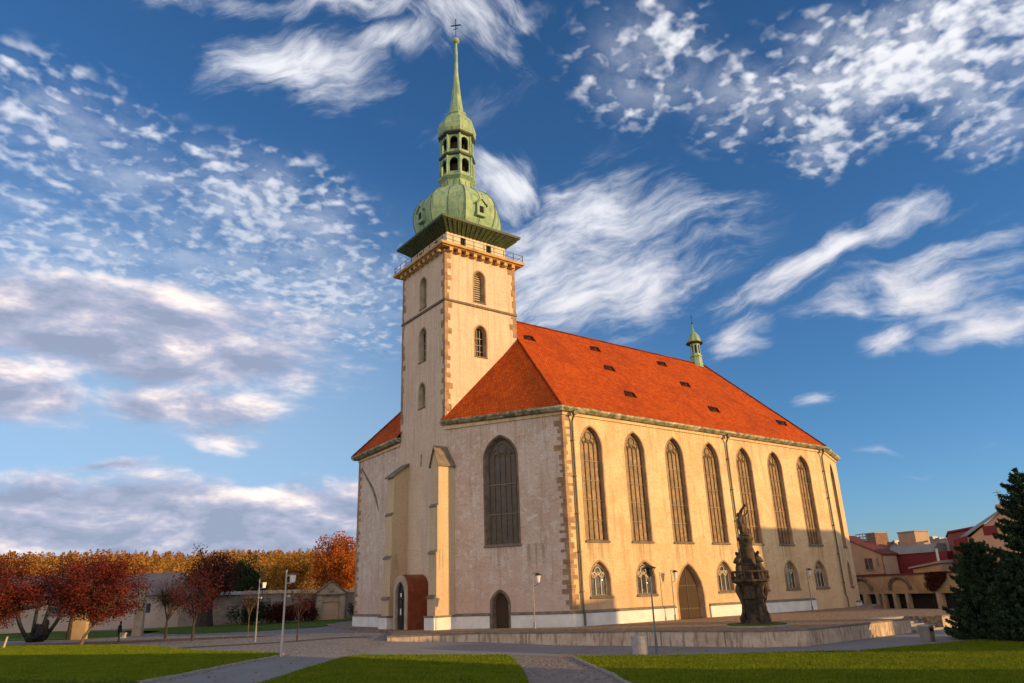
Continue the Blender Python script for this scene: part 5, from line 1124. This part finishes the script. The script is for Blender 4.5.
for s in (-1, 1):
    MB().hexa([(s * 2.75, -.65, 4.1), (s * 2.75, .6, 4.1), (s * .2, .6, 6.0), (s * .2, -.65, 6.0)], [(s * 2.75, -.65, 4.3), (s * 2.75, .6, 4.3), (s * .2, .6, 6.25), (s * .2, -.65, 6.25)]).build('raking_cornice', 'stone_dark', gate)
    MB().box(s * 1.95 - .28, s * 1.95 + .28, -.62, -.5, 0, 3.85).build('pilaster', 'gate_stone', gate)
MB().lathe([(4.55, .05), (4.6, .42), (5.1, .42), (5.2, .05)], 12, (0, -.45)).build('roundel', 'gate_stone', gate)
MB().box(-1.38, 1.38, -.12, -.02, 0, 2.88).build('door_leaf', 'peach', gate)
def pillar(label, x, y, w, d_, h, rz, m):
    root = thing('stone_pillar', label, 'pillar', (x, y, 2.0), rz, None); MB().hexa([(-w / 2, -d_ / 2, -.1), (w / 2, -d_ / 2, -.1), (w / 2, d_ / 2, -.1), (-w / 2, d_ / 2, -.1)], [(-w * .42, -d_ * .42, h), (w * .42, -d_ * .42, h), (w * .42, d_ * .42, h), (-w * .42, d_ * .42, h)]).build('shaft', m, root)
    MB().box(-w / 2 - .06, w / 2 + .06, -d_ / 2 - .06, d_ / 2 + .06, h, h + .18).build('cap', 'kerb', root)
pillar('broad sunlit sandstone pillar standing under the pale trunked red tree', 11.9, 96.0, 1.9, .8, 3.7, R_(-30), 'sand')
pillar('tall narrow beige stone pillar near the leafless tree', 17.94, 96.4, 1.0, .8, 5.3, R_(-30), 'gate_stone')
sc_ = thing('metal_sculpture', 'black curved steel sculpture like an open ring under the red trees', 'sculpture', (8.0, 95.0, 2.0), R_(-12))
def arcp(s, h, bow): return [(s * (.55 + bow * math.sin(math.pi * min(1, .05 + .95 * k / 12) * .72)), 0, h * k / 12) for k in range(13)]
for s in (-1, 1):
    MB().tube([(s * (.5 + 1.55 * math.sin(2.3 * k / 14)), 0, 5.2 * k / 14) for k in range(15)], [.19] * 8 + [.16] * 7, 8).build('curved_leg', 'iron_black', sc_)
MB().tube([(-.35, .1, 0), (-.3, .1, 4.8)], [.2, .14], 8).build('upright', 'iron_black', sc_); MB().tube([(.25, -.1, 0), (1.0, -.1, 4.6)], [.2, .14], 8).build('upright', 'iron_black', sc_)
MB().tube([(-4.0, 0, 3.0), (-.2, 0, 3.5), (1.2, 0, 4.0)], [.2, .16, .12], 8).build('beam', 'iron_black', sc_)
lm_ = MB(); lm_.ball((.5, .1, .8), .75, 8, sz=1.2); lm_.ball((-.3, 0, .4), .7, 8, sz=.7); lm_.tube([(.6, 0, .5), (.8, 0, 2.2)], [.5, .2], 8); lm_.ball((.1, .2, 1.3), .5, 8); remeshed('cast_mass', lm_, 'iron_black', sc_, .1, .15)
# person in dark clothes
per = MB(); T = per.tube
T([(0, .11, .06), (.02, .1, .48), (0, .09, .92)], [.06, .075, .1], 8); T([(.05, -.11, .06), (.14, -.1, .48), (0, -.09, .92)], [.06, .075, .1], 8)
T([(-.06, .11, .05), (.16, .11, .04)], [.055, .045], 8); T([(0, -.11, .05), (.22, -.11, .04)], [.055, .045], 8)
T([(0, 0, .85), (0, 0, 1.05), (.02, 0, 1.3), (.03, 0, 1.45), (.05, 0, 1.56)], [.16, .15, .19, .15, .06], 10)
T([(.02, .2, 1.42), (.0, .27, 1.15), (.16, .25, .92)], [.07, .058, .045], 8); T([(.02, -.2, 1.42), (.02, -.27, 1.15), (.2, -.27, .92)], [.07, .058, .045], 8)
for sy, x0, z0 in ((.25, .16, .92), (-.27, .2, .92)):
    for k in range(4): T([(x0, sy + (k - 1.5) * .02, z0), (x0 + .06, sy + (k - 1.5) * .024, z0 - .07), (x0 + .05, sy + (k - 1.5) * .022, z0 - .13)], [.02, .016, .012], 6)
    T([(x0, sy, z0), (x0 + .08, sy - .04 * np.sign(sy), z0 - .04)], [.018, .013], 6)
T([(.05, 0, 1.5), (.06, 0, 1.62)], [.055, .055], 8); per.ball((.08, 0, 1.71), .115, 12, sz=1.15); T([(.19, 0, 1.7), (.205, 0, 1.685)], [.02, .015], 6)
person = remeshed('person', per, 'cloth_dark', None, .022); person.location = (13.7, 82.3, 2.0); person.rotation_euler.z = R_(-35)
tag(person, 'person in dark clothes carrying a pale bag under the red trees', 'person')
hairm = MB(); hairm.ball((.06, 0, 1.76), .118, 12, sz=.85); hairm.build('hair', 'bark_dark', person)
fm = MB(); fm.ball((.115, 0, 1.70), .095, 12, sz=1.1); fm.build('face', 'skin', person)
bag = MB(); bag.hexa([(-.22, -.16, 0), (.22, -.16, 0), (.22, .16, 0), (-.22, .16, 0)], [(-.26, -.19, .5), (.26, -.19, .5), (.26, .19, .5), (-.26, .19, .5)]); bag.tube([(-.15, 0, .5), (-.1, 0, .66), (.1, 0, .66), (.15, 0, .5)], .02, 6)
bo = bag.build('bag', 'cloth_pale', loc=(14.02, 81.95, 2.32), rz=R_(-35)); tag(bo, 'pale bag held at the side of the person in dark clothes', 'bag')

# ------------------------------------------------------------------ right background: arcade building and its neighbours
BO = Vector((116.2, 64.5, 1.1)); BA = math.atan2(51.7 - 64.5, 112.3 - 116.2)     # facade runs from left to right as seen
arc_b = thing('arcade_building', 'sandstone arcade building with round arches and dark openings behind the terrace', 'building', tuple(BO), BA)
# local x runs along the facade to the right, y into the building
fw = MB(); H = 4.75; tb = 2.1
op = [(.77, 2.49), (3.01, 3.66), (4.17, 5.8), (6.32, 8.13), (8.63, 13.34), (14.3, 17.6), (-3.2, -.2)]
wall_mb(fw, (-9, 0), (20, 0), 0, H, [[(a + 9, .02), (b + 9, .02), (b + 9, tb), (a + 9, tb)] for a, b in op], .6)
fw.build('wall', 'sand', arc_b); MB().box(-8.9, 19.9, .62, 9, 0.02, H - .1).build('dark_interior', 'black', arc_b)
for c in (0.0, 7.4):
    pts = [(c + 1.95 * math.cos(t), 2.75 + 1.75 * math.sin(t)) for t in [math.pi * k / 12 for k in range(13)]]
    MB().tube([(x, -.1, z) for x, z in pts], .24, 8).tube([(c + (x - c) * .84, -.03, 2.75 + (z - 2.75) * .84) for x, z in pts], .13, 8).build('arch_moulding', 'stone_dark', arc_b)
    MB().hexa([(c - 1.6, -.02, 2.62), (c + 1.6, -.02, 2.62), (c + 1.6, .01, 2.62), (c - 1.6, .01, 2.62)], [(c - 1.6, -.02, 2.75), (c + 1.6, -.02, 2.75), (c + 1.6, .01, 2.75), (c - 1.6, .01, 2.75)]).build('arch_base', 'gate_stone', arc_b)
MB().box(-9.2, 20.2, -.2, .8, H, H + .2).build('parapet', 'rust_dark', arc_b)
for x in (2.75, 3.92, 6.06, 8.38, 13.8, .3): MB().box(x - .2, x + .2, -.16, -.01, 0, tb + .1).build('pilaster', 'gate_stone', arc_b)
crp = thing('creeper', 'dark red creeper hanging on the arcade wall beside the spruces', 'creeper', tuple(BO), BA); n_ = 2600
u_ = rng.uniform(0, 1, n_); w_ = rng.uniform(0, 1, n_) ** .7
Pc = np.stack([12.1 + 3.6 * w_ + (1 - u_) * .4, -.22 - rng.uniform(0, .3, n_), 4.95 - (2.5 * u_ * np.clip(1.15 - np.abs(w_ - .35) * 1.1, .2, 1))], 1)
quads_mesh('foliage', Pc, .26, 'leaf_creeper', crp, up=.2); MB().tube([(13, -.12, 0), (13.1, -.15, 2.5), (13.6, -.15, 4.6)], .05, 5).tube([(13.1, -.15, 2.5), (14.8, -.15, 4.5)], .04, 5).build('stem', 'bark_dark', crp)
gb = thing('gabled_house', 'tan gabled house with one grey window above the arcade', 'house', tuple(BO), BA)
MB().hexa([(-13.2, 2, 0), (3.15, 2, 0), (3.15, 5, 0), (-13.2, 5, 0)], [(-13.2, 2, 8.0), (3.15, 2, 8.0), (3.15, 5, 8.0), (-13.2, 5, 8.0)]).hexa([(-13.2, 2, 8.0), (3.15, 2, 8.0), (3.15, 5, 8.0), (-13.2, 5, 8.0)], [(-5.02, 2, 11.25), (-5.0, 2, 11.25), (-5.0, 5, 11.25), (-5.02, 5, 11.25)]).build('wall', 'tan', gb)
for a, b in (((-13.6, 7.85), (-5.0, 11.27)), ((3.5, 7.88), (-5.0, 11.27))): MB().hexa([(a[0], 1.75, a[1]), (b[0], 1.75, b[1]), (b[0], 5.2, b[1]), (a[0], 5.2, a[1])], [(a[0], 1.75, a[1] + .16), (b[0], 1.75, b[1] + .16), (b[0], 5.2, b[1] + .16), (a[0], 5.2, a[1] + .16)]).build('roof', 'rust_dark', gb)
MB().box(-.45, 1.04, 1.93, 1.99, 5.8, 7.5).build('window', 'clear_glass', gb); MB().box(1.9, 2.3, 1.93, 1.99, 6.2, 7.4).build('vent', 'metal_grey', gb)
MB().box(-.6, 1.2, 1.86, 1.98, 5.66, 5.78).build('window_sill', 'concrete', gb); MB().box(-3.6, 3.3, 1.7, 1.97, 4.86, 5.06).build('string_band', 'rust_dark', gb)
rb = thing('red_hall', 'dark red clad hall with grey ribbed roof strip behind the arcade', 'building', tuple(BO), BA)
MB().box(1.7, 12.2, 5.2, 14, 0, 7.85).build('wall', 'redmetal', rb)
MB().hexa([(1.2, 5.0, 7.86), (10.0, 5.0, 7.86), (10.0, 8, 7.86), (1.2, 8, 7.86)], [(1.2, 6.2, 9.1), (10.0, 6.2, 9.1), (10.0, 8, 9.1), (1.2, 8, 9.1)]).build('ribbed_roof', 'greyroof', rb)
MB().hexa([(8.5, 1.2, 5.55), (14.1, 1.2, 6.15), (14.1, 4, 6.15), (8.5, 4, 5.55)], [(8.5, 1.2, 5.8), (14.1, 1.2, 6.45), (14.1, 4, 6.6), (8.5, 4, 6.0)]).build('porch_roof', 'concrete', rb)
MB().hexa([(8.9, 1.6, 4.5), (13.8, 1.6, 4.5), (13.8, 3.9, 4.5), (8.9, 3.9, 4.5)], [(8.9, 1.6, 5.5), (13.8, 1.6, 6.08), (13.8, 3.9, 6.08), (8.9, 3.9, 5.5)]).build('porch_base', 'tan', rb)
MB().tube([(13.57, 1.7, 6.4), (13.62, 1.7, 8.15)], .17, 8).build('flue', 'white', rb)
for x0, x1, z1, y0, m_, lb in ((-.45, 2.9, 11.4, 10.0, 'tan', 'square tan rooftop tower block behind the grey ribbed roof'), (-13.3, -11.2, 12.3, 16.0, 'brick', 'brown brick chimney block behind the gabled house')):
    t_ = thing('roof_tower', lb, 'tower', tuple(BO), BA); MB().box(x0, x1, y0, y0 + 3, 0, z1).build('wall', m_, t_); MB().box(x0 - .12, x1 + .12, y0 - .12, y0 + 3.12, z1, z1 + .18).build('roof', 'concrete', t_)
t_ = thing('scaffold_frame', 'open metal frame beside the brown brick chimney block', 'frame', tuple(BO), BA); f_ = MB()
for x in (-15.7, -14.9, -14.1, -13.45): f_.tube([(x, 16, 0), (x, 16, 12.4)], .07, 5)
for z in (10.4, 10.9, 11.4, 11.9, 12.4): f_.tube([(-15.8, 16, z), (-13.35, 16, z)], .1, 5)
f_.build('frame', 'concrete', t_)
lowb = thing('flat_roof_block', 'low grey flat roofed block with rooftop equipment behind the tan tower', 'building', tuple(BO), BA)
MB().box(-13.5, 6, 19, 28, 0, 10.2).build('wall', 'concrete', lowb); eq = MB()
for k in range(16): x = -13.2 + k * 1.15; eq.box(x, x + random.uniform(.4, 1.0), 19.5, 20.6, 10.2, 10.2 + random.uniform(.3, .95))
eq.build('roof_equipment', 'metal_grey', lowb)
pb = thing('purple_hall', 'purple red clad hall with a slowly rising roof line beside the spruces', 'building', tuple(BO), BA)
MB().hexa([(5.2, 14.2, 0), (12.4, 6.2, 0), (14.5, 8.5, 0), (9, 20, 0)], [(5.2, 14.2, 10.2), (12.4, 6.2, 10.35), (14.5, 8.5, 10.6), (9, 20, 10.6)]).hexa([(12.4, 6.2, 0), (20, 6.2, 0), (20, 14, 0), (13, 14, 0)], [(12.4, 6.2, 10.3), (20, 6.2, 10.9), (20, 14, 10.9), (13, 14, 10.3)]).build('wall', 'purple', pb)
MB().hexa([(4.6, 14.6, 10.22), (12.5, 5.9, 10.37), (20.2, 5.9, 10.95), (20, 15, 11.2)], [(4.6, 14.6, 10.5), (12.5, 5.9, 10.65), (20.2, 5.9, 11.2), (20, 15, 11.6)]).build('roof', 'redmetal', pb)
pe = thing('peach_house', 'peach rendered house with sloping grey roof and red gable by the spruces', 'house', tuple(BO), BA)
MB().hexa([(17.9, 3.0, 0), (30, 3.0, 0), (30, 12, 0), (17.9, 12, 0)], [(17.9, 3.0, 9.3), (30, 3.0, 9.3), (30, 12, 9.3), (17.9, 12, 9.3)]).hexa([(18.3, 3.0, 9.3), (30, 3.0, 9.3), (30, 12, 9.3), (18.3, 12, 9.3)], [(23.5, 3.0, 12.2), (24.5, 3.0, 12.2), (24.5, 12, 12.2), (23.5, 12, 12.2)]).build('wall', 'peach', pe)
MB().hexa([(15.4, 3.2, 0), (17.88, 3.2, 0), (17.88, 6, 0), (15.4, 6, 0)], [(15.4, 3.2, 9.2), (17.88, 3.2, 9.5), (17.88, 6, 9.5), (15.4, 6, 9.2)]).build('red_panel', 'redmetal', pe)
MB().hexa([(13.3, 7, 9.55), (18.2, 2.7, 9.55), (24.0, 2.7, 12.3), (18.5, 8, 12.0)], [(13.3, 7, 9.8), (18.2, 2.7, 9.8), (24.0, 2.7, 12.6), (18.5, 8, 12.3)]).build('roof', 'greyroof', pe)
MB().hexa([(24.0, 2.7, 12.3), (30.5, 2.7, 9.1), (30.5, 12.3, 9.1), (24.0, 12.3, 12.3)], [(24.0, 2.7, 12.6), (30.5, 2.7, 9.4), (30.5, 12.3, 9.4), (24.0, 12.3, 12.6)]).build('roof', 'rust_dark', pe)
MB().box(20.6, 22.6, 2.9, 2.985, 9.4, 10.6).build('red_gable_panel', 'redmetal', pe)
MB().box(22.9, 23.7, 3.4, 4.2, 12.2, 13.3).build('chimney', 'tan', pe)
[MB().box(x, x + 1.4, 2.9, 2.985, 5.6, 7.2).build('window', 'clear_glass', pe) for x in (18.9, 22.0)]

MB().tube([(23.3, 3.8, 13.2), (23.3, 3.8, 15.2)], .04, 5).tube([(22.7, 3.8, 14.9), (23.9, 3.8, 14.9)], .03, 5).tube([(22.9, 3.8, 14.5), (23.7, 3.8, 14.5)], .03, 5).build('aerial', 'metal_grey', pe)
MB().box(.26, .33, 1.9, 1.985, 5.8, 7.5).build('window_bar', 'concrete', gb)
MB().tube([(3.28, 1.9, 0.2), (3.28, 1.9, 7.9)], .07, 6).build('drainpipe', 'pipe', gb)
# ------------------------------------------------------------------ far wooded hillside on the left
def hill_z(x, y):
    d = math.hypot(x, y); return 1.6 + 16.3 * (lambda t: t * t * (3 - 2 * t))(min(max((d - 200) / 190, 0), 1))
hv = []; hf = []; na, nr_ = 40, 14
for i in range(nr_):
    r = 190 + 30 * i
    for j in range(na):
        a = R_(40 + 90 * j / (na - 1)); hv.append((r * math.cos(a), r * math.sin(a), hill_z(r * math.cos(a), r * math.sin(a)) - (1.5 if i == 0 else 0)))
for i in range(nr_ - 1):
    for j in range(na - 1): hf.append((i * na + j, i * na + j + 1, (i + 1) * na + j + 1, (i + 1) * na + j))
tag(MB().add(hv, hf).build('hill', 'ground', smooth=True), kind='structure')
pts = []; nrm = []
for k in range(2000):
    a = R_(random.uniform(58, 102)); r = 225 + 190 * random.random() ** .8; x, y = r * math.cos(a), r * math.sin(a); z = hill_z(x, y); hh = random.uniform(7.0, 10.8); rr = random.uniform(1.5, 2.8)
    m = 150; u = rng.uniform(0, 1, m); th = rng.uniform(0, 2 * np.pi, m); w = rr * np.sin(np.pi * np.clip(u * .88 + .12, 0, 1)) ** .7 * rng.uniform(.45, 1.05, m)
    pts.append(np.stack([x + w * np.cos(th), y + w * np.sin(th), z + 1.2 + hh * u], 1)); nrm.append(np.stack([np.cos(th) * .8, np.sin(th) * .8, u * .5], 1))
fo = quads_mesh('forest', np.concatenate(pts), .8, 'leaf_forest', kind='stuff', normals=np.concatenate(nrm)); tag(fo, 'golden orange autumn forest covering the far hillside', 'forest')

# ------------------------------------------------------------------ unseen blocks and tree added right of the view to shade square and church
def block(label, plan, h):
    cx_ = sum(a for a, b in plan) / len(plan); cy_ = sum(b for a, b in plan) / len(plan); loc = [(a - cx_, b - cy_) for a, b in plan]
    root = thing('shade_caster', label, 'building', (cx_, cy_, 1.0))  # added shade caster, dressed with windows as a building
    MB().prism(loc, 0, h).build('wall', 'panel', root); MB().prism([(a * 1.004, b * 1.004) for a, b in loc], h, h + .3).build('roof', 'concrete', root)
    (x0, y0), (x1, y1) = loc[0], loc[1]; k = 10
    wm = MB().box(-.8, .8, -.05, .03, 0, 1.4).build('window', 'clear_glass', root); first = True
    for i in range(k):
        for j in range(int(h / 3)):
            c_ = wm if first else wm.copy(); first = False
            if c_ is not wm: COL.objects.link(c_); c_.parent = root
            c_.location = (x0 + (x1 - x0) * (i + .5) / k, y0, 1 + j * 3)
def at_q(q, s): return (q * 0.848 + s * 0.530, q * 0.530 - s * 0.848)
def shade_block(label, q0, q1, s, h, dp=10):
    """block whose long side stands square to the sun"""
    c = at_q((q0 + q1) / 2, s); root = thing('shade_caster', label, 'building', (c[0], c[1], 1.0), R_(32)); w = (q1 - q0) / 2
    MB().box(-w, w, -dp, 0, 0, h - 1).build('wall', 'panel', root); MB().box(-w, w, -dp, 0, h - 1, h - .8).build('roof', 'concrete', root)
    k = min(14, max(1, int(2 * w / 3.2)))
    wm = MB().box(-.7, .7, -.05, .03, 0, 1.4).build('window', 'clear_glass', root); first = True
    for i in range(k):
        for j in range(int((h - 2) / 3)):
            c_ = wm if first else wm.copy(); first = False
            if c_ is not wm: COL.objects.link(c_); c_.parent = root
            c_.location = (-w + (i + .5) * 2 * w / k, 0, 1 + j * 3)
shade_block('long grey block added out of view to shade the front lawns', -30, 40.6, 48, 20.5)
shade_block('narrow grey block added out of view to shade the road', 50.4, 57, 62, 17.0)
shade_block('small grey block added out of view to shade the church corner', 67.6, 72.2, 62, 18.4)
block('wide grey block added out of view to shade the east end of the church wall', [(107.6, 1.5), (142, 1.5), (149.6, -10.2), (115.2, -10.2)], 20.9)
make_tree('shade_tree', 'round leafy tree added out of view to round the shade edge on the church wall', 'tree', (104.0, 7.4, 1.1), 20.0, 1.7, 10, 'leaf_green', 9000, .5, trunk_r=.3, fork=7, dens_tips=120, spread=.6)

# ------------------------------------------------------------------ grass blades and fallen leaves
def inside(poly, P):
    x, y = P[:, 0], P[:, 1]; c = np.zeros(len(P), bool); n = len(poly)
    for i in range(n):
        x0, y0 = poly[i]; x1, y1 = poly[(i + 1) % n]
        if y0 == y1: continue
        c ^= ((y0 > y) != (y1 > y)) & (x < (x1 - x0) * (y - y0) / (y1 - y0) + x0)
    return c
def gz_np(P):
    t = np.clip((9 - (0.799 * P[:, 0] - 0.601 * P[:, 1])) / 24, 0, 1); return 1.1 + 0.9 * t ** 1.5
def scatter(poly, n):
    a = np.array(poly); P = rng.uniform(a.min(0), a.max(0), (n * 3, 2)); return P[inside(poly, P)][:n]
def blades(name, polys, dens, h, m):
    Q = np.concatenate([scatter(p, int(n)) for p, n in polys]); w_ = np.sin(Q[:, 0] * .9 + 2 * np.sin(Q[:, 1] * .37)) + np.sin(Q[:, 1] * 1.3 + Q[:, 0] * .45) + np.sin(Q[:, 0] * 2.7 - Q[:, 1] * 1.9) * .7; Q = Q[w_ + rng.normal(size=len(Q)) * .8 < 1.9]; n = len(Q); z = gz_np(Q) + .045
    a = rng.uniform(0, 2 * np.pi, n); w = rng.uniform(.025, .06, n); hh = h * rng.uniform(.5, 1.4, n); lean = rng.normal(size=(n, 2)) * .035
    V = np.zeros((n, 3, 3), np.float32)
    V[:, 0] = np.stack([Q[:, 0] - w * np.cos(a), Q[:, 1] - w * np.sin(a), z], 1); V[:, 1] = np.stack([Q[:, 0] + w * np.cos(a), Q[:, 1] + w * np.sin(a), z], 1); V[:, 2] = np.stack([Q[:, 0] + lean[:, 0], Q[:, 1] + lean[:, 1], z + hh], 1)
    me = bpy.data.meshes.new(name); me.vertices.add(3 * n); me.loops.add(3 * n); me.polygons.add(n); me.vertices.foreach_set('co', V.ravel()); me.loops.foreach_set('vertex_index', np.arange(3 * n, dtype=np.int32)); me.polygons.foreach_set('loop_start', np.arange(0, 3 * n, 3, dtype=np.int32)); me.update(calc_edges=True)
    me.materials.append(M[m]); o = bpy.data.objects.new(name, me); COL.objects.link(o); return o
g = blades('grass', [(LAWN_L, 260000), (LAWN_C, 90000), (LAWN_R, 280000)], 1, .10, 'leaf_grass'); tag(g, 'short green grass growing on the three front lawns', 'grass', kind='stuff')
lv = np.concatenate([scatter(LAWN_L, 2200), scatter(LAWN_C, 420), scatter(LAWN_R, 900), scatter(PATH_L, 120), scatter([(26, 38), (24, 26), (30, 34), (34, 36), (40, 33), (44, 40)], 260), scatter([(2, 70), (20, 66), (26, 76), (3, 94)], 1500)])
P = np.concatenate([lv, (gz_np(lv) + .09)[:, None]], 1); f = quads_mesh('fallen_leaves', P, .12, 'leaf_fallen', up=2.0, kind='stuff'); tag(f, 'dry fallen leaves scattered over the lawns and under the trees', 'leaves')
